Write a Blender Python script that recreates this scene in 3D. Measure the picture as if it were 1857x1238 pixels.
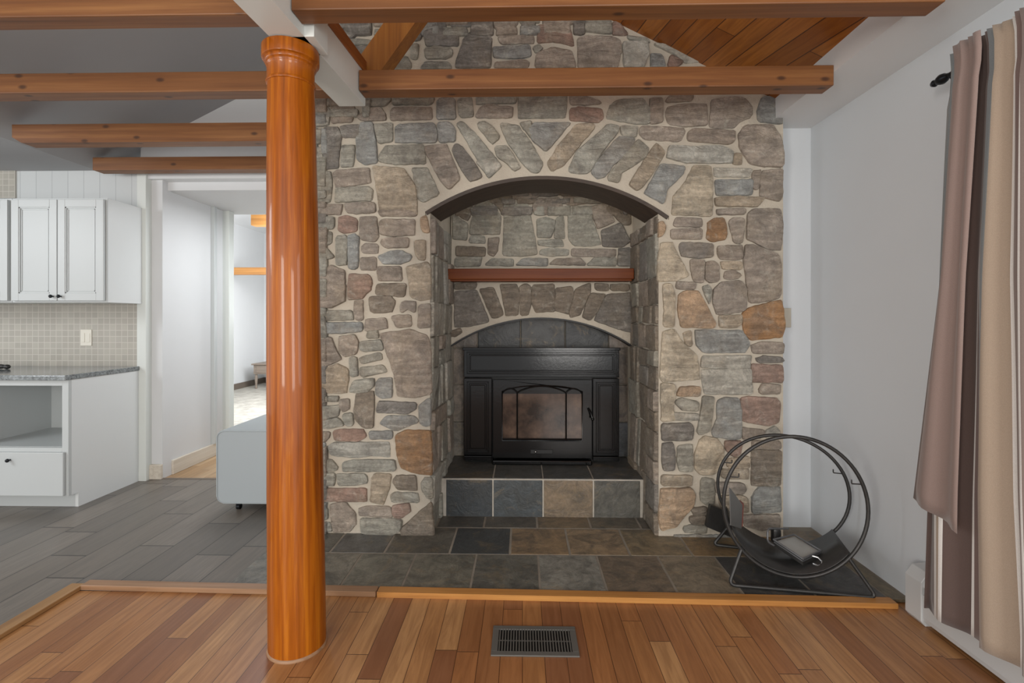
import bpy, bmesh, math, random
from mathutils import Vector
PI = math.pi
C = bpy.context.scene.collection
for o in list(bpy.data.objects): bpy.data.objects.remove(o)

# ---------------------------------------------------------------- camera, world, lights, exposure
YAW = math.radians(1.2); FPX = 900.0; HORIZ = 578.0; CAMZ = 1.25
cam = bpy.data.cameras.new('camera'); camo = bpy.data.objects.new('camera', cam); C.objects.link(camo)
camo.location = (0, 0, CAMZ); camo.rotation_euler = (PI/2, 0, YAW)
cam.sensor_width = 36; cam.lens = 36*FPX/1857; cam.shift_y = -(619-HORIZ)/1857; cam.clip_start = .05
bpy.context.scene.camera = camo
w = bpy.data.worlds.new('world'); bpy.context.scene.world = w; w.use_nodes = True
w.node_tree.nodes['Background'].inputs[0].default_value = (.985, .99, 1, 1)
w.node_tree.nodes['Background'].inputs[1].default_value = .95
vs = bpy.context.scene.view_settings
vs.view_transform = 'Standard'; vs.look = 'None'; vs.gamma = 1; vs.exposure = 0.42; vs.use_curve_mapping = False
def area(name, loc, rot, sx, sy, power, col=(1, 1, 1)):
    l = bpy.data.lights.new(name, 'AREA'); l.shape = 'RECTANGLE'; l.size = sx; l.size_y = sy; l.energy = power; l.color = col
    o = bpy.data.objects.new(name, l); C.objects.link(o); o.location = loc; o.rotation_euler = rot
    return o
D = math.radians
area('window_light_behind', (.9, -2.6, 1.25), (D(90), 0, D(180)), 1.0, 1.5, 46, (1, .97, .93)).rotation_euler = (D(90), 0, 0)
area('window_light_left', (-2.4, -2.2, 1.3), (D(90), 0, D(-30)), .9, 1.5, 60, (1, .94, .86))
area('window_light_right', (1.66, -.35, 1.35), (D(90), 0, D(78)), 1.1, 1.3, 16, (.9, .96, 1))
area('kitchen_light', (-4.6, 1.6, 2.2), (D(25), D(-35), 0), 1.0, 1.0, 26, (.93, .97, 1))
area('far_room_fill_light', (-2.6, 6.6, 1.9), (0, D(60), 0), 1.6, 1.6, 115, (.95, .98, 1))  # area lamp added to brighten the far room, not a window
area('hall_light', (-1.9, 4.15, 2.2), (0, 0, 0), .6, .6, 13, (.95, .98, 1))

# ---------------------------------------------------------------- pixel of the photograph -> point on a plane of the room
CT, ST = math.cos(YAW), math.sin(YAW)
def ray(px, py):
    u = (px-928.5)/FPX; v = (HORIZ-py)/FPX
    return Vector((u*CT-ST, u*ST+CT, v))
def onY(px, py, Y):
    r = ray(px, py); t = Y/r.y
    return Vector((r.x*t, Y, CAMZ+r.z*t))
def onX(px, py, X):
    r = ray(px, py); t = X/r.x
    return Vector((X, r.y*t, CAMZ+r.z*t))
def onZ(px, py, z):
    r = ray(px, py); t = (z-CAMZ)/r.z
    return Vector((r.x*t, r.y*t, z))

# ---------------------------------------------------------------- helpers
def tag(o, label=None, cat=None, group=None, kind=None):
    if label: o['label'] = label
    if cat: o['category'] = cat
    if group: o['group'] = group
    if kind: o['kind'] = kind
    return o
def empty(name, loc, label, cat, group=None, rz=0):
    o = bpy.data.objects.new(name, None); C.objects.link(o); o.location = loc; o.rotation_euler = (0, 0, rz)
    o.empty_display_size = .1
    bpy.context.view_layer.update()
    return tag(o, label, cat, group)
def obj(name, bm, mat, parent=None, smooth=False, local=False):
    me = bpy.data.meshes.new(name); bmesh.ops.recalc_face_normals(bm, faces=bm.faces[:]) if not local == 'keep' else None
    bm.to_mesh(me); bm.free()
    for m in (mat if isinstance(mat, (list, tuple)) else [mat]): me.materials.append(m)
    if smooth:
        for p in me.polygons: p.use_smooth = True
        if smooth != 'all':
            try: me.set_sharp_from_angle(angle=D(38))
            except Exception: pass
    o = bpy.data.objects.new(name, me); C.objects.link(o)
    if parent is not None:
        o.parent = parent
        if not (local is True): o.matrix_parent_inverse = parent.matrix_world.inverted()
    return o
def struct(name, bm, mat, smooth=False):
    o = obj(name, bm, mat, None, smooth); o['kind'] = 'structure'; return o
def add_box(bm, x0, x1, y0, y1, z0, z1, bev=0):
    vs_ = [bm.verts.new(p) for p in ((x0,y0,z0),(x1,y0,z0),(x1,y1,z0),(x0,y1,z0),(x0,y0,z1),(x1,y0,z1),(x1,y1,z1),(x0,y1,z1))]
    fs = [bm.faces.new([vs_[i] for i in f]) for f in ((0,3,2,1),(4,5,6,7),(0,1,5,4),(1,2,6,5),(2,3,7,6),(3,0,4,7))]
    if bev:
        es = {e for f in fs for e in f.edges}
        bmesh.ops.bevel(bm, geom=list(es), offset=bev, segments=2, affect='EDGES', profile=.5)
def box(x0, x1, y0, y1, z0, z1, bev=0):
    bm = bmesh.new(); add_box(bm, x0, x1, y0, y1, z0, z1, bev); return bm
def add_prism(bm, pts, vec):
    """closed polygon (3D points) pushed along vec"""
    a = [bm.verts.new(p) for p in pts]; b = [bm.verts.new(Vector(p)+Vector(vec)) for p in pts]
    n = len(a)
    f1 = bm.faces.new(a); f2 = bm.faces.new(b[::-1])
    for i in range(n): bm.faces.new((a[i], b[i], b[(i+1) % n], a[(i+1) % n]))
    bmesh.ops.triangulate(bm, faces=[f1, f2])
def prism(pts, vec):
    bm = bmesh.new(); add_prism(bm, pts, vec); return bm
def add_tube(bm, pts, r, closed=False, seg=10):
    pts = [Vector(p) for p in pts]; n = len(pts); rings = []
    up = None
    for i, p in enumerate(pts):
        if closed: t = (pts[(i+1) % n]-pts[i-1]).normalized()
        else: t = (pts[min(i+1, n-1)]-pts[max(i-1, 0)]).normalized()
        if up is None:
            up = Vector((0, 0, 1)) if abs(t.z) < .9 else Vector((1, 0, 0))
        a = (up-t*up.dot(t)).normalized(); b = t.cross(a); up = a
        rr = r(i/(n-1)) if callable(r) else r
        rings.append([bm.verts.new(p+(a*math.cos(k*2*PI/seg)+b*math.sin(k*2*PI/seg))*rr) for k in range(seg)])
    m = n if closed else n-1
    for i in range(m):
        A, B = rings[i], rings[(i+1) % n]
        for k in range(seg): bm.faces.new((A[k], A[(k+1) % seg], B[(k+1) % seg], B[k]))
    if not closed:
        bm.faces.new(rings[0][::-1]); bm.faces.new(rings[-1])
def rounded(pts, r, n=5):
    """polyline with its corners rounded"""
    pts = [Vector(p) for p in pts]; out = [pts[0]]
    for i in range(1, len(pts)-1):
        a = (pts[i-1]-pts[i]); b = (pts[i+1]-pts[i]); q = min(r, a.length/2, b.length/2)
        p0 = pts[i]+a.normalized()*q; p1 = pts[i]+b.normalized()*q
        for k in range(n+1):
            t = k/n; out.append(p0*(1-t)**2+pts[i]*2*t*(1-t)+p1*t*t)
    out.append(pts[-1]); return out
def add_lathe(bm, prof, c=(0, 0, 0), seg=48, axis=lambda z: (0, 0), cap=True):
    rings = []
    for r, z in prof:
        ax, ay = axis(z)
        rings.append([bm.verts.new((c[0]+ax+r*math.cos(k*2*PI/seg), c[1]+ay+r*math.sin(k*2*PI/seg), c[2]+z)) for k in range(seg)])
    for A, B in zip(rings, rings[1:]):
        for k in range(seg): bm.faces.new((A[k], A[(k+1) % seg], B[(k+1) % seg], B[k]))
    if cap:
        bm.faces.new(rings[0][::-1]); bm.faces.new(rings[-1])
def add_sphere(bm, c, r, sx=1, sy=1, sz=1, seg=16):
    m = bmesh.ops.create_uvsphere(bm, u_segments=seg, v_segments=max(6, seg//2), radius=r)
    for v in m['verts']: v.co = Vector((v.co.x*sx+c[0], v.co.y*sy+c[1], v.co.z*sz+c[2]))

# ---------------------------------------------------------------- materials
def s2l(h):
    h = h.lstrip('#'); out = []
    for i in (0, 2, 4):
        c = int(h[i:i+2], 16)/255; out.append(c/12.92 if c <= .04045 else ((c+.055)/1.055)**2.4)
    return (*out, 1)
def newmat(name, col='#808080', rough=.6, metal=0, coat=0, spec=.5):
    m = bpy.data.materials.new(name); m.use_nodes = True; nt = m.node_tree; b = nt.nodes['Principled BSDF']
    b.inputs['Base Color'].default_value = s2l(col) if isinstance(col, str) else col
    b.inputs['Roughness'].default_value = rough; b.inputs['Metallic'].default_value = metal
    b.inputs['Coat Weight'].default_value = coat; b.inputs['Coat Roughness'].default_value = .08
    b.inputs['Specular IOR Level'].default_value = spec
    return m, nt, b
class N:
    def __init__(s, nt): s.nt = nt
    def n(s, typ, **kw):
        x = s.nt.nodes.new(typ)
        for k, v in kw.items(): setattr(x, k, v)
        return x
    def put(s, sock, v):
        if isinstance(v, bpy.types.NodeSocket): s.nt.links.new(v, sock)
        elif v is not None: sock.default_value = v
    def m(s, op, a, b=None, c=None):
        x = s.n('ShaderNodeMath', operation=op)
        for i, v in enumerate((a, b, c)):
            if v is not None: s.put(x.inputs[i], v)
        return x.outputs[0]
    def vec(s, x, y, z):
        q = s.n('ShaderNodeCombineXYZ')
        for i, v in enumerate((x, y, z)): s.put(q.inputs[i], v)
        return q.outputs[0]
    def pos(s):
        g = s.n('ShaderNodeNewGeometry'); q = s.n('ShaderNodeSeparateXYZ'); s.nt.links.new(g.outputs['Position'], q.inputs[0])
        return g.outputs['Position'], q.outputs[0], q.outputs[1], q.outputs[2]
    def noise(s, v, scale, detail=3, rough=.55, dist=0):
        x = s.n('ShaderNodeTexNoise'); s.put(x.inputs['Vector'], v)
        x.inputs['Scale'].default_value = scale; x.inputs['Detail'].default_value = detail
        x.inputs['Roughness'].default_value = rough; x.inputs['Distortion'].default_value = dist
        return x.outputs['Fac']
    def white(s, v):
        x = s.n('ShaderNodeTexWhiteNoise', noise_dimensions='3D'); s.put(x.inputs['Vector'], v); return x.outputs['Value']
    def ramp(s, f, stops, interp='LINEAR'):
        x = s.n('ShaderNodeValToRGB'); s.put(x.inputs[0], f); cr = x.color_ramp; cr.interpolation = interp
        while len(cr.elements) < len(stops): cr.elements.new(.5)
        for e, (p, c) in zip(cr.elements, stops):
            e.position = p; e.color = s2l(c) if isinstance(c, str) else (c, c, c, 1)
        return x.outputs[0]
    def mix(s, f, a, b, mode='MIX'):
        x = s.n('ShaderNodeMix', data_type='RGBA', blend_type=mode); s.put(x.inputs[0], f)
        s.put(x.inputs[6], s2l(a) if isinstance(a, str) else a); s.put(x.inputs[7], s2l(b) if isinstance(b, str) else b)
        return x.outputs[2]
    def bump(s, b, h, strength=.3, dist=.01):
        x = s.n('ShaderNodeBump'); x.inputs['Strength'].default_value = strength; x.inputs['Distance'].default_value = dist
        s.put(x.inputs['Height'], h); s.nt.links.new(x.outputs[0], b.inputs['Normal'])
def scaled(n, ax, sl, sc):
    """position stretched along axis ax"""
    p, x, y, z = n.pos(); a = [x, y, z]
    return n.vec(*[n.m('MULTIPLY', a[i], sl if i == ax else sc) for i in range(3)])
def woodmat(name, stops, ax, rough=.4, coat=0, fine=1.0, knots=True, vary=.0, spec=.5):
    m, nt, b = newmat(name, '#808080', rough, 0, coat, spec); n = N(nt); b.inputs['Coat Roughness'].default_value = .05
    v = scaled(n, ax, .9*fine, 26*fine)
    g = n.noise(v, 1.2, 5, .62, .35)
    col = n.ramp(g, [(.25, stops[0]), (.5, stops[1]), (.75, stops[2])])
    v2 = scaled(n, ax, 3, 130*fine); col = n.mix(n.m('MULTIPLY', n.m('SUBTRACT', n.noise(v2, 1, 2), .35), .55), col, stops[0])
    p, x, y, z = n.pos(); big = n.noise(p, 2.1, 2)
    col = n.mix(n.m('MULTIPLY', n.m('SUBTRACT', big, .3), .5), col, stops[2])
    if knots:
        p_, x_, y_, z_ = n.pos(); A_ = [x_, y_, z_]; o1, o2 = [A_[i] for i in range(3) if i != ax]
        vk = n.vec(n.m('MULTIPLY', A_[ax], 4.2), n.m('MULTIPLY', n.m('ADD', o1, o2), 8.5), 0); vo = n.n('ShaderNodeTexVoronoi', voronoi_dimensions='2D'); n.put(vo.inputs['Vector'], vk); vo.inputs['Scale'].default_value = 1.0
        k = n.ramp(vo.outputs['Distance'], [(.0, 1.0), (.05, .9), (.11, .0)])
        kk = n.m('MULTIPLY', k, n.m('GREATER_THAN', n.white(vo.outputs['Position']), .45))
        col = n.mix(n.m('MULTIPLY', kk, .8), col, '#2a130a')
    nt.links.new(col, b.inputs['Base Color']); n.bump(b, g, .12, .004)
    return m
def plankmat(name, cols, wid, leng, ax='x', grain=True, gap='#2a1a10', gapw=.02, rough=.35, coat=0, skew=0, grout_l=.004, tone=.35, gcol='#402818', spec=.5, seed=0):
    """boards running along Y (ax='x': width measured on X) """
    m, nt, b = newmat(name, '#808080', rough, 0, coat, spec); n = N(nt)
    p, x, y, z = n.pos()
    if skew: x = n.m('ADD', x, n.m('MULTIPLY', y, skew))
    a, l = (x, y) if ax == 'x' else (y, x)
    fa = n.m('DIVIDE', a, wid); row = n.m('FLOOR', fa)
    r = n.white(n.vec(row, 3.1+seed, 0)); fl = n.m('ADD', n.m('DIVIDE', l, leng), n.m('MULTIPLY', r, 9.7)); idx = n.m('FLOOR', fl)
    ID = n.white(n.vec(row, idx, 1.7+seed))
    col = n.ramp(ID, [(i/(len(cols)), c) for i, c in enumerate(cols)], 'CONSTANT')
    if grain:
        gv = n.vec(n.m('MULTIPLY', a, 34), n.m('ADD', n.m('MULTIPLY', l, 2.6), n.m('MULTIPLY', ID, 50)), n.m('MULTIPLY', ID, 90))
        g = n.noise(gv, 1.0, 4, .6, 1.2); gr = n.ramp(g, [(.38, 0.0), (.62, 1.0)])
        col = n.mix(n.m('MULTIPLY', gr, tone), col, gcol)
        gv2 = n.vec(n.m('MULTIPLY', a, 260), n.m('MULTIPLY', l, 9), ID); col = n.mix(n.m('MULTIPLY', n.noise(gv2, 1, 2), tone*.5), col, gcol)
    ga = n.m('ABSOLUTE', n.m('SUBTRACT', n.m('FRACT', fa), .5)); gl = n.m('ABSOLUTE', n.m('SUBTRACT', n.m('FRACT', fl), .5))
    ma = n.m('GREATER_THAN', ga, .5-gapw/2); ml = n.m('GREATER_THAN', gl, .5-grout_l/leng/2)
    mm = n.m('MAXIMUM', ma, ml); col = n.mix(mm, col, gap)
    nt.links.new(col, b.inputs['Base Color'])
    n.bump(b, n.m('SUBTRACT', 1.0, mm), .25, .002)
    return m
def tilemat(name, cols, size, grout, axs=(0, 2), gw=.1, rough=.35):
    m, nt, b = newmat(name, '#808080', rough); n = N(nt); p, x, y, z = n.pos(); A = [x, y, z]
    f = [n.m('DIVIDE', A[i], size) for i in axs]; i0, i1 = n.m('FLOOR', f[0]), n.m('FLOOR', f[1])
    col = n.ramp(n.white(n.vec(i0, i1, .5)), [(i/len(cols), c) for i, c in enumerate(cols)], 'CONSTANT')
    col = n.mix(n.m('MULTIPLY', n.noise(p, 9, 3), .3), col, grout)
    g = [n.m('GREATER_THAN', n.m('ABSOLUTE', n.m('SUBTRACT', n.m('FRACT', q), .5)), .5-gw/2) for q in f]
    mm = n.m('MAXIMUM', *g); nt.links.new(n.mix(mm, col, grout), b.inputs['Base Color'])
    n.bump(b, n.m('SUBTRACT', 1.0, mm), .3, .002)
    return m
def paint(name, col, rough=.6, var=.04, bump=.05):
    m, nt, b = newmat(name, col, rough); n = N(nt); p = n.pos()[0]
    c = s2l(col); d = tuple(max(0, q*(1-var*3)) for q in c[:3])+(1,)
    nt.links.new(n.mix(n.noise(p, 2.3, 3), c, d), b.inputs['Base Color'])
    n.bump(b, n.noise(p, 90, 2), bump, .002)
    return m
def colmat(name, rough=.7, mode='stone'):
    m, nt, b = newmat(name, '#808080', rough, spec=.35); n = N(nt); p = n.pos()[0]
    at = n.n('ShaderNodeAttribute', attribute_name='Col'); col = at.outputs['Color']
    if mode == 'stone':
        f = n.noise(p, 8.5, 5, .62, .9); col = n.mix(n.m('MULTIPLY', n.ramp(f, [(.42, 0.0), (.66, 1.0)]), .5), col, '#69655f')
        f2 = n.noise(p, 5.1, 4, .6, .6); col = n.mix(n.m('MULTIPLY', n.ramp(f2, [(.5, 0.0), (.68, 1.0)]), .32), col, '#a5957e')
        f4 = n.noise(p, 12.0, 4, .65, 1.4); col = n.mix(n.m('MULTIPLY', n.ramp(f4, [(.56, 0.0), (.74, 1.0)]), .5), col, '#bdb9ad')
        f3 = n.noise(p, 60, 5, .75); col = n.mix(1.0, col, n.ramp(f3, [(.25, .74), (.75, 1.38)]), 'MULTIPLY')
        cr = n.noise(scaled(n, 0, 7, 22), 1, 6, .72, 2.2)
        n.bump(b, n.m('ADD', n.m('MULTIPLY', cr, 1.3), n.m('MULTIPLY', n.noise(p, 75, 4, .7), .3)), .9, .022)
    elif mode == 'slate':
        f = n.noise(p, 7.5, 6, .65, 1.1); col = n.mix(n.m('MULTIPLY', n.ramp(f, [(.42, 0.0), (.62, 1.0)]), .6), col, '#3a3a37')
        f2 = n.noise(p, 5.2, 6, .7, 2.0); col = n.mix(n.m('MULTIPLY', n.ramp(f2, [(.55, 0.0), (.74, 1.0)]), .55), col, '#8a7757')
        f3 = n.noise(p, 38, 5, .75, .6); col = n.mix(1.0, col, n.ramp(f3, [(.25, .68), (.78, 1.35)]), 'MULTIPLY')
        n.bump(b, n.m('ADD', n.noise(p, 11, 5, .65, 1.2), n.m('MULTIPLY', f3, .25)), .5, .01)
        b.inputs['Specular IOR Level'].default_value = .5
        b.inputs['Roughness'].default_value = .42
    else:
        vx = scaled(n, 2, 300, 700); col = n.mix(1.0, col, n.ramp(n.noise(vx, 1, 2), [(.2, .86), (.8, 1.1)]), 'MULTIPLY')
        b.inputs['Sheen Weight'].default_value = .25
        n.bump(b, n.noise(vx, 1, 2), .15, .001)
    nt.links.new(col, b.inputs['Base Color'])
    return m

M = {}
M['wallr'] = paint('right_wall_paint', '#d3d8dc', .65, .02)
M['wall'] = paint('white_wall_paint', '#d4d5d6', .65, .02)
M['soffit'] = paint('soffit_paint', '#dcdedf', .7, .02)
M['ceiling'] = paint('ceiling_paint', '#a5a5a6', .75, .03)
M['ctrim'] = paint('cabinet_paint', '#bdc1c1', .4, .01, .01)
M['cabside'] = paint('cabinet_side_paint', '#d9dcdc', .35, .01, .01)
M['white'] = paint('white_gloss_paint', '#d7dbd7', .4, .01, .02)
M['beam'] = woodmat('cedar_beam_wood', ['#5a3519', '#794c27', '#94663a'], 0, .5, 0)
M['beamy'] = woodmat('cedar_plate_wood', ['#6e3a16', '#8f5222', '#a8662c'], 1, .45, 0)
M['brace'] = woodmat('cedar_brace_wood', ['#6f3f18', '#996024', '#b07733'], 2, .42, 0)
M['plankceil'] = plankmat('pine_plank_ceiling', ['#9a5b1e', '#a96724', '#8c4f18', '#b3712c', '#9d5f22'], .092, 2.6, skew=.16, gap='#4a240b', gapw=.05, rough=.35, tone=.45, gcol='#6b3510', seed=4)
M['column'] = woodmat('varnished_column_wood', ['#682f04', '#954c09', '#bd7016'], 2, .38, .3, 1.6, False, spec=.25)
M['mantel'] = woodmat('mantel_wood', ['#481d08', '#66300e', '#7a4018'], 0, .4, .0, 1, False, spec=.2)
M['oak'] = plankmat('oak_floor_boards', ['#b08154', '#a67145', '#bf9160', '#9b6a42', '#ad794a', '#b78655', '#8f6040', '#b07e50'], .082, .95, gap='#4d2e19', gapw=.028, rough=.33, grout_l=.003, tone=.42, gcol='#6f4222')
M['ktile'] = plankmat('grey_wood_look_tile', ['#716a62', '#7b736a', '#67615a', '#736b62', '#6b645c'], .19, .78, gap='#34312e', gapw=.03, rough=.36, grout_l=.008, tone=.4, gcol='#55514d', seed=2)
M['hallwood'] = plankmat('light_hall_boards', ['#b39470', '#a98862', '#bd9f7b'], .08, .9, gap='#7a5c3c', gapw=.03, rough=.35, tone=.25)
M['sill'] = woodmat('oak_threshold', ['#8a5a2c', '#b37c42', '#c8924f'], 0, .4, 0, 1.2, False)
M['sill2'] = woodmat('worn_oak_threshold', ['#7a5a40', '#977455', '#a9866a'], 0, .5, 0, 1.2, False)
M['sillY'] = woodmat('oak_threshold_side', ['#7a5530', '#9a7448', '#ab855a'], 1, .5, 0, 1.2, False)
M['basewood'] = woodmat('whitewashed_baseboard', ['#b5aa9a', '#cdc4b6', '#d9d2c6'], 1, .5, 0, 1.0, False)
M['stone'] = colmat('field_stone')
M['slate'] = colmat('slate_tile', .42, 'slate')
M['cloth'] = colmat('striped_curtain_fabric', .85, 'cloth')
mm, nt, b = newmat('mortar', '#a7a199', .9, spec=.2); n = N(nt); p = n.pos()[0]
nt.links.new(n.mix(n.noise(p, 7, 4, .6), '#cbc2b2', '#a8a092'), b.inputs['Base Color']); n.bump(b, n.noise(p, 45, 5, .7), .6, .01); M['mortar'] = mm
mm, nt, b = newmat('grout', '#77716a', .9, spec=.2); n = N(nt); p = n.pos()[0]
nt.links.new(n.mix(n.noise(p, 9, 4, .6), '#a39b8d', '#6c665e'), b.inputs['Base Color']); M['grout'] = mm
mm, nt, b = newmat('hearth_grout', '#bcb6aa', .9, spec=.2); n = N(nt); p = n.pos()[0]
nt.links.new(n.mix(n.noise(p, 19, 4, .6), '#cbc5ba', '#8d877c'), b.inputs['Base Color']); M['hgrout'] = mm
M['lintel'] = woodmat('dark_lintel_wood', ['#2c241e', '#3e332b', '#504236'], 0, .55, 0, 1.0, False)  # dark brown wood tones of the curved lintel
mm, nt, b = newmat('black_enamel_cast_iron', '#101010', .2, 0, .5); n = N(nt); p = n.pos()[0]; n.bump(b, n.noise(p, 60, 3, .6), .12, .002)
b.inputs['Base Color'].default_value = s2l('#0b0b0b'); b.inputs['Roughness'].default_value = .15; b.inputs['Specular IOR Level'].default_value = .3; b.inputs['Coat Weight'].default_value = .0; M['iron'] = mm
M['iron2'] = newmat('black_recess', '#050505', .5)[0]
mm, nt, b = newmat('stove_glass', '#17100c', .09, 0, 0, .5); n = N(nt); p = n.pos()[0]
nt.links.new(n.ramp(n.noise(p, 9, 4, .6), [(.3, '#1c1511'), (.55, '#4a3a30'), (.8, '#6a5546')]), b.inputs['Base Color']); b.inputs['IOR'].default_value = 1.45; M['glass'] = mm
M['chrome'] = newmat('brushed_steel', '#b8b8b8', .25, 1)[0]
mm, nt, b = newmat('black_steel', '#2a2a2c', .42, .5); n = N(nt); p = n.pos()[0]
nt.links.new(n.mix(n.noise(p, 14, 4, .65), '#2a2a2b', '#4c4b49'), b.inputs['Base Color']); M['steel'] = mm
mm, nt, b = newmat('grey_worn_steel', '#6f7072', .4, .5); M['steel2'] = mm
M['register'] = newmat('grey_register_paint', '#62605b', .5, .1)[0]
M['heater'] = paint('heater_enamel', '#c6c8c8', .35, .01, .01)
M['knob'] = newmat('dark_bronze', '#23262a', .35, .6)[0]
mm, nt, b = newmat('granite', '#777777', .12); n = N(nt); p = n.pos()[0]
nt.links.new(n.ramp(n.noise(p, 55, 6, .75, .6), [(.3, '#2e2f31'), (.45, '#6d7172'), (.6, '#8e9495'), (.75, '#c3c7c6')]), b.inputs['Base Color']); M['granite'] = mm
M['splash'] = tilemat('backsplash_tile', ['#a39f95', '#9e9a90', '#a8a499', '#a19c92'], .0465, '#bdb9b0')
M['beadboard'] = plankmat('white_beadboard', ['#c3c6c6', '#c5c8c8'], .125, 40, gap='#a3a6a8', gapw=.03, grain=False, rough=.5)
M['plate'] = newmat('ivory_plastic', '#d8d4c8', .4)[0]
M['beige'] = newmat('beige_plastic', '#b9b3a6', .5)[0]
M['bench'] = paint('pale_grey_vinyl', '#9fa6a9', .45, .01, .03)
mm, nt, b = newmat('carpet', '#a8a297', .95); n = N(nt); p = n.pos()[0]
nt.links.new(n.ramp(n.noise(p, 7, 5, .7), [(.3, '#8e8a82'), (.7, '#bdb8ae')]), b.inputs['Base Color']); n.bump(b, n.noise(p, 200, 2), .6, .01); M['carpet'] = mm
M['tablewood'] = woodmat('weathered_table_wood', ['#6b5f55', '#84766a', '#95887b'], 0, .5, 0, 1, False)
M['darkbase'] = newmat('dark_baseboard', '#6a5f55', .5)[0]
M['rust'] = newmat('rust_red_board', '#6e3a30', .6)[0]
M['ash'] = paint('dusty_grey_metal', '#6a6a68', .45, .1)
M['dusty'] = paint('dusty_pane', '#a9a9a4', .3, .08)

# ---------------------------------------------------------------- room shell
YW = 2.84      # front face of the stonework
XR = 1.71      # right wall
ZS = 2.38      # underside of the soffit
GR = .5        # roof pitch
def zr(x): return 2.49+GR*(1.43-x)
def zl(x): return 2.39+GR*(x+3.27)
XRIDGE = -.82
struct('floor', box(-2.06, XR, -1.5, 2.24, -.05, 0), M['oak'])
bm = bmesh.new(); add_box(bm, -1.36, XR, 2.24, 3.2, -.05, .0145); struct('floor_slate_bed', bm, M['grout'])
# grey plank tile of the kitchen: left of the oak and in front of the hall
bm = bmesh.new(); add_box(bm, -6, -2.06, -1.5, 3.80, -.05, .012); add_box(bm, -2.06, -1.36, 2.255, 3.80, -.04, .0125)
struct('floor_kitchen', bm, M['ktile'])
struct('floor_hall', box(-2.80, -1.3, 3.80, 4.7, -.05, .012), M['hallwood'])
struct('floor_far_room', box(-7, -1.0, 4.70, 9.6, -.05, .02), M['carpet'])
bm = bmesh.new(); add_box(bm, -2.87, -1.3, 3.775, 3.805, 0, .016, .004); struct('trim_1', bm, M['darkbase'])

struct('wall_right', box(XR, XR+.12, -1.5, 3.1, 0, ZS+.3), M['wallr'])
struct('wall_alcove', box(1.40, XR, 2.98, 3.1, 0, ZS+.3), M['wallr'])
# dropped soffit along the right wall
struct('ceiling_soffit', box(1.425, XR, -1.5, 2.98, ZS, 2.72), M['soffit'])
struct('ceiling_plank', prism([(1.47, -1.5, zr(1.47)), (XRIDGE, -1.5, zr(XRIDGE)), (XRIDGE, -1.5, zr(XRIDGE)+.06), (1.47, -1.5, zr(1.47)+.06)], (0, 4.7, 0)), M['plankceil'])
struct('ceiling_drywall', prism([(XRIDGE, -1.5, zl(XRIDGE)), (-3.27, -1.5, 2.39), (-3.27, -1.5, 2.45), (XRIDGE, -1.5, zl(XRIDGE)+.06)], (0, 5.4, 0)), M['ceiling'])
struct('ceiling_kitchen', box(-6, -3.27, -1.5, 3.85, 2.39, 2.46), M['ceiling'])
# kitchen back wall and hall
YK = 3.75
bm = bmesh.new(); add_box(bm, -6, -2.93, YK, YK+.12, 0, 2.42); struct('wall_kitchen', bm, M['beadboard'])
struct('trim_2', box(-2.945, -2.875, YK-.02, YK+.1, 0, 2.40, .003), M['white'])
bm = bmesh.new(); add_prism(bm, [(-2.93, YK, 2.325), (-1.3, YK, 2.325), (-1.3, YK, zl(-1.3)), (-2.93, YK, zl(-2.93))], (0, .1, 0)); struct('wall_hall_header', bm, M['soffit'])
struct('wall_hall_jamb', box(-2.88, -2.79, YK+.04, YK+.14, 0, 2.33), M['wall'])
struct('wall_hall_left', box(-2.92, -2.80, YK+.12, 4.66, 0, 2.30), M['wall'])
struct('ceiling_hall', box(-2.93, -1.2, YK+.10, 4.75, 2.26, 2.34), M['wall'])
bm = bmesh.new(); add_box(bm, -2.80, -2.775, YK+.14, 4.6, .012, .125, .004); struct('baseboard_hall', bm, M['basewood'])
bm = bmesh.new(); add_box(bm, -2.885, -2.785, YK+.015, YK+.04, .012, .125, .004); struct('baseboard_jamb', bm, M['basewood'])
struct('hall_recess_shade', box(-2.80, -2.765, 4.40, 4.44, .125, 2.26, .003), M['ctrim'])  # thin grey strip added in place of the shading of the hall recess
struct('trim_4', box(-2.82, -2.74, 4.58, 4.66, .0, 2.26, .003), M['white'])
struct('wall_hall_right', box(-1.34, -1.30, 2.95, 4.75, 0, 3.4), M['wall'])
# far room
struct('wall_far_left', box(-5.12, -5.0, 4.6, 9.6, 0, 3.6), M['wall'])
struct('wall_far_back', box(-5.12, -1.0, 9.5, 9.6, 0, 3.6), M['wall'])
struct('wall_far_front', box(-5.12, -2.92, 4.56, 4.66, 0, 3.6), M['wall'])
struct('ceiling_far', box(-5.12, -1.0, 4.7, 9.6, 3.5, 3.6), M['wall'])
struct('wall_far_right', box(-1.34, -1.24, 4.75, 9.5, 0, 3.6), M['wall'])
struct('ceiling_far_slope', prism([(-5.0, 9.5, 2.9), (-5.0, 9.5, 3.5), (-3.6, 9.5, 3.5)], (0, -3.0, 0)), M['wall'])
bm = bmesh.new(); add_box(bm, -5.0, -4.98, 4.9, 9.5, .02, .12); struct('baseboard_far_left', bm, M['darkbase'])
bm = bmesh.new(); add_box(bm, -5.0, -1.3, 9.48, 9.5, .02, .12); struct('baseboard_far_back', bm, M['darkbase'])

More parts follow.
